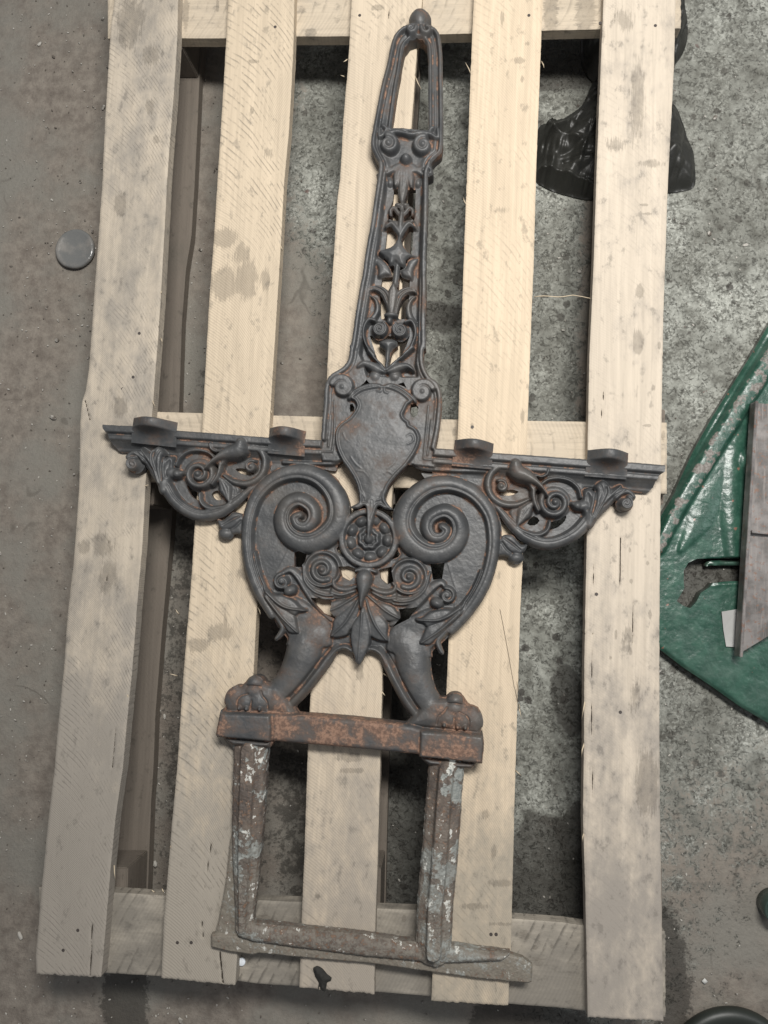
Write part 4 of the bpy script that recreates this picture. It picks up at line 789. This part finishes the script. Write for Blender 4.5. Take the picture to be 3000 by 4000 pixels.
plank('deck_board', B2L, B2R, DECK, .022, wm[1], pal, ends=(-230, (3822, 3850)), grime=dust(.55, -.05), seed=12,
      stains=[(880,930,58,42),(875,1110,52,70),(960,1090,45,80),(940,990,40,60,.85),(860,2470,60,38,.95),(770,2520,50,30,.95),(880,2430,8,40),(1035,1090,22,55,.9),(990,240,24,8),(985,430,8,16),(1050,600,30,30,.7),(970,2240,60,40,.8)],
      cracks=[((826,3290),(808,3400),(800,3470),2.2),((788,3600),(792,3660),2.4),((858,3720),(870,3840),4)])
plank('deck_board', B3L, B3R, DECK, .022, wm[2], pal, ends=(-230, (3858, 3885)), grime=dust(.40, -.05), seed=13,
      stains=[(1405,2620,18,45,.9),(1370,2960,55,18,.95),(1375,3010,60,12,.95),(1475,30,30,12,.95),(1583,268,6,6),(1600,3300,30,60,.5),(1320,3700,30,60,.7),(1335,1530,30,18,.6),(1240,3500,12,12,.8)],
      cracks=[((1519,0),(1518,75),1.6)])
plank('deck_board', B4L, B4R, DECK, .022, wm[3], pal, ends=(-230, (3912, 3930)), grime=dust(.38, -.08), seed=14,
      stains=[(2028,235,22,14),(1845,1664,8,14),(2040,310,8,16),(1960,3450,60,18,.85),(1850,3540,70,14,.85),(1950,3610,60,10,.8),(2060,170,14,10,.8),(1960,820,90,26,.62),(1930,3330,20,40,.8),(1900,3180,26,30,.8),(1960,70,12,40,.8),(2040,1630,10,40,.85)],
      cracks=[])
plank('deck_board', B5L, B5R, DECK, .022, wm[4], pal, ends=(-230, (3975, 3990)), grime=dust(.25, .02), seed=15, label='widest and whitest board, outermost on the right with oil spots',
      stains=[(2499,1137,17,26,1.1),(2492,1335,21,48,1.1),(2575,1347,6,16),(2552,1515,8,12),(2530,1662,18,6),(2490,400,36,200,.82),(2440,80,50,60,.8),(2350,120,20,80,.7),(2530,3060,48,130,1.0),(2455,2480,30,60,.75),(2405,2480,7,22),(2540,2400,8,18),(2463,2545,8,16),(2385,2570,6,10),(2460,2150,6,12),(2530,2200,8,10),(2466,2270,7,10),(2480,2720,50,120,.62),(2330,2321,8,8),(2520,800,16,6),(2530,835,18,6),(2545,640,60,20,.8),(2400,560,60,50,.7)],
      cracks=[((2425,2100),(2423,2250),(2418,2320),2.0),((2318,2180),(2320,2380),(2310,2700),(2318,3190),1.5),((2362,1500),(2346,1660),1.8),((2376,1560),(2375,1600),1.6),((2475,2340),(2468,2600),1.2)])
# cross boards
TOPA = [(400,-130),(3000,-150)]; 
plank('cross_board', [(420,-128),(1500,-138),(2660,-160)], [(420,148),(691,147),(880,147),(1155,140),(1361,139),(1846,128),(2121,117),(2355,111),(2660,108)], DECK-.022, .022, ws, pal, along='x', seed=21, rag=.6, stains=[(725,50,14,80,1.0),(905,40,12,40),(1215,128,22,16,1.1),(2150,50,28,100,1.0),(2290,40,45,90,.95),(850,20,6,30)], grime=lambda X, Y: 0*X-.05)
plank('cross_board', [(330,1600),(600,1608),(790,1613),(1064,1622),(1257,1627),(1722,1637),(2063,1643),(2298,1647),(2606,1650)], [(330,1862),(582,1878),(1500,1903),(2300,1922),(2606,1928)], DECK-.022, .022, ws, pal, along='x', seed=22, rag=.6, stains=[(655,1630,7,9),(1775,1690,10,14),(2590,1700,10,20)], grime=lambda X, Y: 0*X-.15)
plank('cross_board', [(150,3466),(446,3488),(648,3500),(1000,3518),(1177,3525),(1474,3551),(1622,3556),(2002,3590),(2200,3605),(2288,3617),(2600,3640)], [(150,3784),(422,3803),(627,3815),(928,3833),(1000,3844),(1166,3854),(1470,3876),(1684,3894),(1991,3923),(2186,3938),(2290,3950),(2600,3975)], DECK-.022, .022, wb, pal, along='x', seed=23, rag=.8, stains=[(1155,3594,9,14,1.1),(1578,3587,9,13,1.2),(1062,3606,6,7),(2091,3702,9,9,1.2),(2155,3697,7,7,1.2),(2050,3650,30,30,.8),(1030,3600,40,30,.9),(1555,3640,8,8),(2100,3750,50,30,.7)], grime=lambda X, Y: 0*X+.30)
# skids on the floor, with the blocks between
def wbox(name, P4, z0, z1, mat, parent):
    """box from four photograph points on plane z0, small bevel"""
    B = W(np.array([p[0] for p in P4]), np.array([p[1] for p in P4]), z0); bm = bmesh.new()
    lo = [bm.verts.new((b[0], b[1], z0)) for b in B]; hi = [bm.verts.new((b[0], b[1], z1)) for b in B]
    bm.faces.new(lo); bm.faces.new(hi[::-1])
    for i in range(4): bm.faces.new((lo[i], hi[i], hi[(i+1) % 4], lo[(i+1) % 4]))
    bmesh.ops.recalc_face_normals(bm, faces=bm.faces); bmesh.ops.bevel(bm, geom=list(bm.edges), offset=.0015, segments=2, affect='EDGES')
    me = bpy.data.meshes.new(name); bm.to_mesh(me); bm.free(); return link(name, me, mat, parent)
S1R = [(806,-200),(794,179),(777,312),(771,464),(760,700),(747,917),(725,1053),(709,1264),(698,1606),(682,1850),(667,2074),(630,2484),(606,2785),(598,3000),(588,3141),(576,3479),(566,3760)]
S1L = [(x-246, y) for x, y in S1R]
S3R = [(1642,-200),(1640,325),(1610,800),(1575,1600),(1545,2300),(1520,2900),(1510,3300),(1500,3780)]; S3L = [(x-250, y) for x, y in S3R]
S5R = [(2592,-200),(2572,600),(2560,1200),(2545,2000),(2535,3000),(2540,3860)]; S5L = [(x-215, y) for x, y in S5R]
for i, (a, b, e) in enumerate(((S1L, S1R, 3690), (S3L, S3R, 3730), (S5L, S5R, 3790))):
    plank('skid', a, b, .022, .0215, wd, pal, ends=(-190, e), seed=31+i, rag=.5, dmm=5, grime=lambda X, Y: 0*X)
for a, b in ((S1L, S1R), (S3L, S3R), (S5L, S5R)):
    A = np.array(a); Bb = np.array(b)
    for y0, y1 in ((-60, 305), (1640, 1990), (3320, 3680)):
        f = lambda E, y: float(np.interp(y, E[:, 1], E[:, 0]))
        wbox('block', [(f(A, y0)+4, y0), (f(Bb, y0)-4, y0), (f(Bb, y1)-4, y1), (f(A, y1)+4, y1)], .0225, .0995, wd, pal)
# nails driven below the surface
nm = plain('nail_steel', (.06, .05, .045), .6, spec=.4); _nm = None
for px, py in ((247,3712),(304,3634),(693,3682),(747,3682),(1918,3650),(1938,3650),(1845,1668),(479,1519),(544,1302),(520,1473),(2330,2321),(2423,2782),(1085,894),(2345,90),(2560,100),(1075,105),(1405,60),(2066,60)):
    c = W(px, py, DECK); bm = bmesh.new(); bmesh.ops.create_cone(bm, cap_ends=True, segments=10, radius1=.0022, radius2=.0024, depth=.0016)
    me = bpy.data.meshes.new('nail'); bm.to_mesh(me); bm.free(); me.materials.append(nm); o = bpy.data.objects.new('nail', me); COL.objects.link(o); o.parent = pal; o.location = Vector((c[0], c[1], DECK-.0006))-pal.location
# splinters standing off the sawn edges
def tube(name, pts, rad, mat, parent, seg=5):
    P = [Vector(p) for p in pts]; bm = bmesh.new(); rings = []
    for i, p in enumerate(P):
        t = (P[min(i+1, len(P)-1)]-P[max(i-1, 0)]).normalized(); u = t.cross(Vector((0, 0, 1))); u = u.normalized() if u.length > 1e-4 else Vector((1, 0, 0)); v = t.cross(u)
        r = rad[i] if hasattr(rad, '__len__') else rad
        rings.append([bm.verts.new(p+u*r*math.cos(2*math.pi*k/seg)+v*r*math.sin(2*math.pi*k/seg)) for k in range(seg)])
    for a, b in zip(rings[:-1], rings[1:]):
        for k in range(seg): bm.faces.new((a[k], a[(k+1) % seg], b[(k+1) % seg], b[k]))
    bm.faces.new(rings[0][::-1]); bm.faces.new(rings[-1])
    bmesh.ops.recalc_face_normals(bm, faces=bm.faces)
    me = bpy.data.meshes.new(name); bm.to_mesh(me); bm.free(); 
    for p in me.polygons: p.use_smooth = True
    return link(name, me, mat, parent)
spm = plain('splinter_wood', (.62, .52, .38), .8, spec=.2)
rs = random.Random(5)
for (px, py, dx, dy) in ((1357,232,-16,10),(1345,300,-14,-6),(1840,290,-22,-46),(1822,800,-12,-30),(2115,240,10,26),(1495,2630,20,14),(1490,2700,16,20),(2288,2720,-16,90),(2283,2900,-12,60),(700,2400,-14,-20),(1008,2310,14,12),(624,1150,8,-16),(628,1320,6,22),(566,1900,14,-6),(446,3380,5,60),(1005,2370,12,30),(2026,2750,10,50),(2014,3010,22,20),(595,1560,10,26),(692,2640,-30,-8),(1054,1600,8,20),(640,3487,-8,-20),(605,3486,-14,-12),(2020,2640,6,60),(2282,3250,-6,40),(1098,960,6,20),(880,780,-12,14),(1622,300,24,50),(495,2700,6,40),(668,3300,-8,14)):
    a = W(px, py, DECK-.004); b = W(px+dx*.5+rs.uniform(-3, 3), py+dy*.5, DECK+.001); c = W(px+dx, py+dy, DECK-.002+rs.uniform(-.006, .006))
    tube('splinter', [tuple(a), tuple(b), tuple(c)], [.0011, .0008, .0002], spm, pal, 4)

for pts in (((1953,2380),(1965,2440),(1985,2550),(2008,2680),(2030,2772)),):
    o = tube('split_line', [tuple(W(x, y, DECK+.0002)) for x, y in pts], .00045, plain('dark_split', (.17, .14, .105), .9), pal, 5)
# ---------------------------------------------------------------- the iron casting
iron_m = iron_material()
T_r = build_iron(2.0)
cast = empty('ornamental_iron_casting', tuple(W(1440, 2100, 0)[:2])+(DECK,))
tag(cast, 'dark rusty cast-iron ornament with big scrolls and lion feet lying on the pallet', 'iron casting')
iron_d = iron_material(True)
relief_objects(T_r, DECK+.0008, DECK+.027, lambda pt: iron_d if 'flange' in pt['name'] else iron_m, cast, names=None)
# shelf lugs standing up from the cornice
def lug(pxl, pyl, pxr, pyr, rise, mat, parent, seed):
    """half-round shelf lug: a thick curved rim over a shaded hollow and a sloping web with a straight foot"""
    A = W(pxl, pyl, DECK+.0285); B = W(pxr, pyr, DECK+.0285); ex = (B-A); wdt = np.linalg.norm(ex[:2]); ex = ex/np.linalg.norm(ex); ey = np.array([-ex[1], ex[0], 0])
    C0 = (A+B)/2; nu, ns = 40, 30; V = []
    for i in range(nu+1):
        u = -1+2*i/nu; Hh = max(rise*(1-abs(u)**2.3)**1.15 if abs(u) < 1 else 0, .0004); g = Hh/rise
        for j in range(ns+1):
            s = j/ns
            if s < .28: y = .0150; z = Hh*s/.28
            elif s < .52: t = (s-.28)/.24; y = .0150-.0125*t; z = Hh+.0014*math.sin(math.pi*t)*g
            else: t = (s-.52)/.48; y = .0025-.0235*t**1.15; z = Hh*(1-t)**3.0+.0015*(1-t)-.0050*t
            k = 1.0-.22*max(0, z/rise)+.05*max(0, s-.6); V.append(C0+ex*u*wdt/2*k+ey*y+np.array([0, 0, z]))
    vid = np.arange((nu+1)*(ns+1)).reshape(nu+1, ns+1); F = np.stack([vid[:-1, :-1], vid[:-1, 1:], vid[1:, 1:], vid[1:, :-1]], -1).reshape(-1, 4)[:, ::-1]
    V = np.array(V); V[:, 2] += (fbm(V[:, 0]*300, V[:, 1]*300+seed, seed, 3)-.5)*.0010
    me = mesh_np('shelf_lug', V, F, dict(cav=np.zeros(len(V)), rust=np.full(len(V), .36), pit=np.zeros(len(V)))); return link('shelf_lug', me, mat, parent)
for i, (a, b, c, d) in enumerate(((517,1672,690,1690),(1050,1712,1192,1725),(1772,1760,1925,1774),(2292,1800,2452,1812))): lug(a, b, c, d, .027, iron_m, cast, 40+i)

# ---------------------------------------------------------------- green machine casting, steel angle and tag on the floor at the right
cM = crop(2400, 1200, 1.3017)
def build_green():
    r = Relief(2480, 1180, 3240, 2990, 3.0)
    PL = r.part('plate'); RB = r.part('rim'); BO = r.part('boss'); RI = r.part('rib')
    r.poly(cM((1000,-260),(781,100),(700,240),(600,400),(500,560),(400,740),(300,960),(235,1070),(190,1150),(180,1300),(185,1620),(200,1715),(240,1745),(350,1830),(500,1930),(640,2030),(781,2112),(1000,2260),(1100,2300),(1100,-300)), [(0, 16), (4, 22), (10, 24.5), (60, 25)], PL, smooth=False)
    r.stroke(cM((215,1230),(300,1060),(380,920),(470,770),(570,610),(680,430),(790,260),(960,0),(1050,-140)), [34,37,40,42,44,46,48,50,50], 18, 20, RB, lambda q, t: np.clip(1-np.abs(q)**5, 0, 1), butt=True)
    r.stroke(cM((330,1240),(420,1100),(470,960),(560,780),(640,600)), [10,60,90,80,40], 24, 5, RI, 'soft')
    r.stroke(cM((600,1270),(590,1000),(600,720)), [40,60,60], 22, 9, RI, 'soft')
    r.hole(cM((352,1390),(352,1340),(375,1300),(420,1279),(500,1277),(640,1277),(720,1280),(720,1400),(640,1400),(500,1402),(482,1425),(440,1452),(415,1500),(385,1531),(350,1518),(317,1495),(340,1455),(355,1430)), False)
    r.stroke(cM((480,1308),(510,1300),(640,1299),(720,1300)), [7,10,10,10], 4, 12, RI, 'flat')
    r.stroke(cM((500,1420),(560,1408),(720,1405)), [6,10,10], 18, 9, RI)
    r.dome(*cM((705,785))[0], 40, 62, 22, 16, BO, prof=lambda rr, a: np.clip((1-rr)/.12, 0, 1)); r.dome(*cM((645,780))[0], 12, 40, 24, 8, BO)
    r.finish(3); X, Y = np.meshgrid(r.x0+r.step*np.arange(r.nx), r.y0+r.step*np.arange(r.ny)); r.Hf = r.Hf+np.where(r.Hf > 1, 1.6*(fbm(X/60, Y/60, 51, 4)-.5)+.5*(fbm(X/14, Y/14, 52, 3)-.5), 0); return r
def green_paint():
    m = NT('chipped_green_paint'); cav = m.attr('cav'); n1 = m.noise(12, 5, .6); n2 = m.noise(55, 6, .65); n3 = m.noise(260, 4, .65); X, Y, Z = m.sep()
    g = m.mix(m.ss(n2, .35, .7), (.017, .058, .040), (.036, .098, .069)); g = m.mix(m.math('MULTIPLY', m.ss(n3, .55, .8), .5), g, (.10, .20, .15)); g = m.mix(m.math('MULTIPLY', m.ss(n1, .45, .65), .5), g, (.075, .125, .10))
    e = m.math('ADD', m.math('MULTIPLY', m.ss(Z, .029, .037), .36), m.math('MULTIPLY', m.math('SUBTRACT', n2, .5), 1.2)); e = m.math('ADD', e, m.math('MULTIPLY', m.math('SUBTRACT', n1, .5), .5))
    g = m.mix(m.ss(e, .33, .38), g, m.mix(m.ss(n3, .4, .6), (.12, .105, .090), (.23, .215, .195)))
    g = m.mix(m.ss(m.noise(75, 3, .5), .70, .72), g, (.20, .11, .08))
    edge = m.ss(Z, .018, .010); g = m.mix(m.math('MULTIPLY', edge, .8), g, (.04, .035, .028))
    return m.out(g, m.math('ADD', .30, m.math('MULTIPLY', m.ss(e, .25, .4), .35)), m.bump(m.math('ADD', n2, m.math('MULTIPLY', n3, .4)), .35, .002), Specular_IOR_Level=.6)
gr = empty('green_machine_casting', tuple(W(2800, 2100, 0)[:2])+(0.0,)); tag(gr, 'chipped green painted machine casting with a raised rim and a keyhole shaped opening', 'machine part')
relief_objects(build_green(), 0.0005, .025, green_paint(), gr)
# steel angle: one leg lying, one leg standing
stl = NT('mill_steel'); s1 = stl.noise(30, 5, .6); s2 = stl.noise(1, 5, .6, stl.map(None, (220, 18, 120))); s3 = stl.noise(160, 5, .65)
c_ = stl.mix(stl.ss(s1, .35, .65), (.10, .092, .086), (.21, .195, .185)); c_ = stl.mix(stl.math('MULTIPLY', stl.ss(s2, .5, .7), .5), c_, (.29, .26, .24)); c_ = stl.mix(stl.math('MULTIPLY', stl.ss(s3, .56, .66), .7), c_, (.20, .10, .06)); steel_m = stl.out(c_, .42, stl.bump(s3, .25, .0008), Metallic=.35)
def extrude_prof(name, prof, P0, P1, yaxis, mat, parent, cut=0.0):
    """prof: (a across, h up) polygon swept from P0 to P1"""
    P0 = np.array(P0); P1 = np.array(P1); ax = np.array(yaxis); bm = bmesh.new(); A = []; B = []
    d = (P1-P0)/np.linalg.norm(P1-P0)
    for a, h in prof:
        A.append(bm.verts.new(tuple(P0+ax*a+np.array([0, 0, h])))); B.append(bm.verts.new(tuple(P1+ax*a+np.array([0, 0, h])-d*a*cut)))
    n = len(prof)
    for i in range(n): bm.faces.new((A[i], A[(i+1) % n], B[(i+1) % n], B[i]))
    bm.faces.new(A[::-1]); bm.faces.new(B); bmesh.ops.recalc_face_normals(bm, faces=bm.faces); bmesh.ops.bevel(bm, geom=list(bm.edges), offset=.0007, segments=2, affect='EDGES')
    me = bpy.data.meshes.new(name); bm.to_mesh(me); bm.free(); return link(name, me, mat, parent)
an = empty('steel_angle', tuple(W(2900, 2200, 0)[:2])+(.039,)); tag(an, 'bare brown steel angle bar with a welded cross plate lying on the green casting', 'steel bar')
p0 = W(*cM((735,462))[0], .075); p1 = W(*cM((622,1775))[0], .05); p0[2] = p1[2] = .0385
dr = (p1-p0)/np.linalg.norm(p1-p0); rt = np.array([-dr[1], dr[0], 0]); rt = rt if rt[0] > 0 else -rt
extrude_prof('standing_leg', [(0, 0), (.006, 0), (.006, .020), (.001, .021)], p0, p1, rt, steel_m, an)
extrude_prof('lying_leg', [(.0065, 0), (.062, 0), (.062, .006), (.0065, .007)], p0, p1, rt, steel_m, an, cut=.75)
pm = p0+(p1-p0)*.515; extrude_prof('cross_plate', [(.0085, .0065), (.062, .0065), (.062, .014), (.008, .019)], pm-dr*.002, pm+dr*.002, rt, steel_m, an)
tg = []
B = [W(*p, .0268) for p in cM((543,1548),(626,1535),(634,1600),(618,1728),(567,1725),(553,1640))]; bm = bmesh.new()
lo = [bm.verts.new(tuple(b)) for b in B]; hi = [bm.verts.new((b[0], b[1], b[2]+.0012+.0012*(i % 3 == 0))) for i, b in enumerate(B)]
for i in range(6): bm.faces.new((lo[i], lo[(i+1) % 6], hi[(i+1) % 6], hi[i]))
bm.faces.new(hi); bm.faces.new(lo[::-1]); bmesh.ops.recalc_face_normals(bm, faces=bm.faces); me = bpy.data.meshes.new('paper_tag'); bm.to_mesh(me); bm.free()
o = link('paper_tag', me, plain('tag_paper', (.62, .62, .60), .6, .5, 60, var=.45)); tag(o, 'torn pale grey tag stuck on the green casting beside the steel angle', 'tag')

# ---------------------------------------------------------------- black plastic bags, partly under the pallet
def bag_mat():
    m = NT('black_bag_film'); n = m.noise(30, 4, .55, None, .8); n2 = m.noise(120, 3, .6); return m.out((.022, .022, .019), .46, m.bump(m.math('ADD', n, m.math('MULTIPLY', n2, .08)), .35, .006), Specular_IOR_Level=.55)
bagm = bag_mat(); cK = crop(1950, 0, 1.58)
def bag(name, outline, hmax, folds, seed, label, group=None):
    r = Relief(min(p[0] for p in outline)-40, min(p[1] for p in outline)-40, max(p[0] for p in outline)+40, max(p[1] for p in outline)+40, 4.0)
    k = r.part('film'); r.poly(outline, [(0, .6), (8, hmax*.10), (30, hmax*.38), (65, hmax*.72), (110, hmax)], k, D=110)
    r.finish(1); X, Y = np.meshgrid(r.x0+r.step*np.arange(r.nx), r.y0+r.step*np.arange(r.ny))
    rid = lambda s, sd, a: np.abs(fbm((X*math.cos(a)+Y*math.sin(a))/s, (-X*math.sin(a)+Y*math.cos(a))/(s*3.2), sd, 2)-.5)*2
    n = rid(75, seed, .9)*.42+rid(150, seed+3, .5)*.65+rid(42, seed+7, 1.9)*.14
    f = np.zeros_like(X)
    for (ax, ay), (bx, by), wd, am in folds:
        vx, vy = bx-ax, by-ay; t = np.clip(((X-ax)*vx+(Y-ay)*vy)/(vx*vx+vy*vy), 0, 1); d = np.hypot(X-ax-t*vx, Y-ay-t*vy); f += am*np.exp(-(d/wd))
    r.Hf = np.where(r.Hf > .3, np.maximum(.5, r.Hf*(.45+.8*n)+f*np.clip(r.Hf/6, 0, 1)+np.clip(r.Hf/6, 0, 1)*10*(rid(34, seed+9, .2)-.3)), 0)
    om = relief_objects(r, 0.001, .04, bagm, None)
    for o in om.values(): o.name = name; tag(o, label, 'bag', group); return o
bag('plastic_bag', cK((600,430),(540,560),(470,620),(370,680),(272,690),(240,800),(236,1020),(300,1085),(420,1130),(600,1165),(800,1140),(1050,1120),(1160,1108),(1252,1072),(1250,930),(1240,865),(1215,800),(1180,690),(1150,610),(1110,540),(1078,480),(1060,380),(900,330),(700,350)), 62,
    [((cK((600,500))[0]), cK((300,740))[0], 10, 16), (cK((520,640))[0], cK((330,800))[0], 14, 12), (cK((600,720))[0], cK((500,960))[0], 12, 14), (cK((330,800))[0], cK((500,870))[0], 14, 10), (cK((270,1000))[0], cK((590,1110))[0], 12, 12), (cK((400,980))[0], cK((600,960))[0], 10, -10)], 61, 'crumpled black plastic bag lying on the floor under the right-hand board')
bag('plastic_bag', cK((560,-150),(530,240),(545,330),(585,400),(640,430),(760,400),(950,340),(1090,330),(1150,270),(1185,210),(1206,110),(1195,-20),(1150,-160),(900,-220)), 90,
    [(cK((1150,0))[0], cK((1110,300))[0], 12, 10), (cK((1190,60))[0], cK((1130,200))[0], 8, -8)], 71, 'black plastic bag bulging out beside the top end of the pallet')

# ---------------------------------------------------------------- small things
def lathe(name, c, prof, mat, seg=48, wob=0.0, seed=0):
    V = []; rs2 = np.random.RandomState(seed); ph = rs2.rand(3)*6
    for r_, z in prof:
        for k in range(seg):
            a = 2*math.pi*k/seg; rr = r_*(1+wob*(math.sin(3*a+ph[0])+.6*math.sin(7*a+ph[1])+.4*math.sin(13*a+ph[2]))); V.append((c[0]+rr*math.cos(a), c[1]+rr*math.sin(a), c[2]+z))
    F = [[i*seg+k, i*seg+(k+1) % seg, (i+1)*seg+(k+1) % seg, (i+1)*seg+k] for i in range(len(prof)-1) for k in range(seg)]
    me = mesh_np(name, V, F); return link(name, me, mat)
gm = NT('dusty_glass'); n = gm.noise(45, 4, .6); n2 = gm.noise(200, 4, .6)
glass_m = gm.out(gm.mix(gm.ss(n, .4, .7), (.150, .152, .148), (.205, .195, .18)), gm.math('ADD', .12, gm.math('MULTIPLY', gm.ss(n, .35, .65), .3)), gm.bump(n, .4, .004), Specular_IOR_Level=.6, Transmission_Weight=.0)
c = W(288, 968, .012); c[2] = .001
o = lathe('glass_disc', c, [(.0001, .0), (.030, 0), (.0345, .002), (.0355, .006), (.034, .009), (.031, .010), (.0285, .009), (.015, .0075), (.0001, .007)], glass_m, wob=.008); tag(o, 'dusty thick round clear disc on the floor left of the pallet', 'glass disc')
c = W(945, 3754, DECK-.022); o = lathe('white_cap', (c[0], c[1], DECK-.0215), [(.0001, 0), (.0052, 0), (.0058, .001), (.0056, .0028), (.0048, .0034), (.0001, .0032)], plain('white_plastic', (.72, .76, .80), .35, .05, var=.05), 24); tag(o, 'small round white cap on the bottom cross board', 'cap')
# burnt scrap lying over the edge of the middle board
r = Relief(1200, 3740, 1320, 3900, 2.5); k = r.part('scrap'); cN = crop(1000, 3500, 1.3825)
r.poly(cN((310,385),(330,375),(360,390),(385,420),(410,440),(405,455),(385,462),(380,500),(372,516),(350,500),(340,465),(320,430)), [(0, .6), (8, 3), (20, 4.5)], k); r.stroke(cN((345,460),(335,510)), [2, 1.5], 0, 2, k); r.finish(1)
X, Y = np.meshgrid(r.x0+r.step*np.arange(r.nx), r.y0+r.step*np.arange(r.ny)); r.Hf = np.where(r.Hf > .2, np.maximum(.6, r.Hf+3*(fbm(X/18, Y/18, 3, 3)-.5)), 0)
for o in relief_objects(r, DECK+.0006, DECK, plain('charred_scrap', (.018, .017, .014), .8, .6, 150), None).values(): o.name = 'dark_scrap'; tag(o, 'curled blackish scrap at the bottom end of the middle board', 'scrap')
# dark hose ends in the lower right corner
rub = plain('dark_rubber', (.022, .026, .022), .45, .2, 120)
def arc_tube(name, cx, cy, rp, a0, a1, rad, z, mat):
    pts = [tuple(W(cx+rp*math.cos(math.radians(a)), cy+rp*math.sin(math.radians(a)), z)) for a in np.linspace(a0, a1, 28)]; return tube(name, pts, rad, mat, None, 14)
o = arc_tube('rubber_hose', 2850, 4180, 215, 185, 355, .012, .012, rub); tag(o, 'black rubber hose curving in at the bottom right corner', 'hose')
bm = bmesh.new(); c = W(3035, 3545, .02)
o = lathe('metal_can', (c[0], c[1], .0005), [(.0001, 0), (.020, 0), (.0225, .002), (.0225, .032), (.021, .034), (.0195, .032), (.0185, .010), (.0001, .010)], plain('dark_green_enamel', (.04, .065, .055), .25, .1, 80), 40); tag(o, 'round dark green can at the right edge of the picture', 'can')
o = tube('straw_strand', [tuple(W(2086+i*19, 1160-3*math.sin(i*.9)+(2 if i > 8 else 0)-i*.6+(i-8)*2.2*(i > 8), .126+.004*math.sin(i*.6))) for i in range(13)], .0007, spm, None, 4); tag(o, 'thin straw strand stretched between the two right-hand boards', 'straw')
o = lathe('paper_scrap', tuple(W(2752, 3832, .001)), [(.0001, .0005), (.0045, .0004), (.0046, .0012), (.0001, .0014)], plain('scrap_paper', (.55, .55, .52), .7, .1), 4); tag(o, 'tiny square pale scrap on the floor at the bottom right', 'scrap')
# grit and chips scattered on the floor
gb = bmesh.new(); rg = random.Random(3)
for i in range(2200):
    px, py = (rg.uniform(-100, 3100) if i % 2 else rg.uniform(-100, 900)), rg.uniform(-100, 4100); p = W(px, py, 0.0); s = rg.uniform(.0006, .0016)*(rg.uniform(1.8, 3) if rg.random() < .04 else 1)
    mt = Matrix.Translation(Vector((p[0], p[1], s*.4))) @ Matrix.Rotation(rg.uniform(0, 6), 4, 'Z') @ Matrix.Diagonal((s*rg.uniform(.8, 2.2), s, s*.7, 1)); bmesh.ops.create_icosphere(gb, subdivisions=1, radius=1, matrix=mt)
me = bpy.data.meshes.new('floor_grit'); gb.to_mesh(me); gb.free()
gn = NT('grit'); gi = gn.noise(90, 1, .5); o = link('floor_grit', me, gn.out(gn.mix(gn.ss(gi, .4, .6), (.10, .085, .07), (.42, .40, .36)), .8)); o['kind'] = 'stuff'
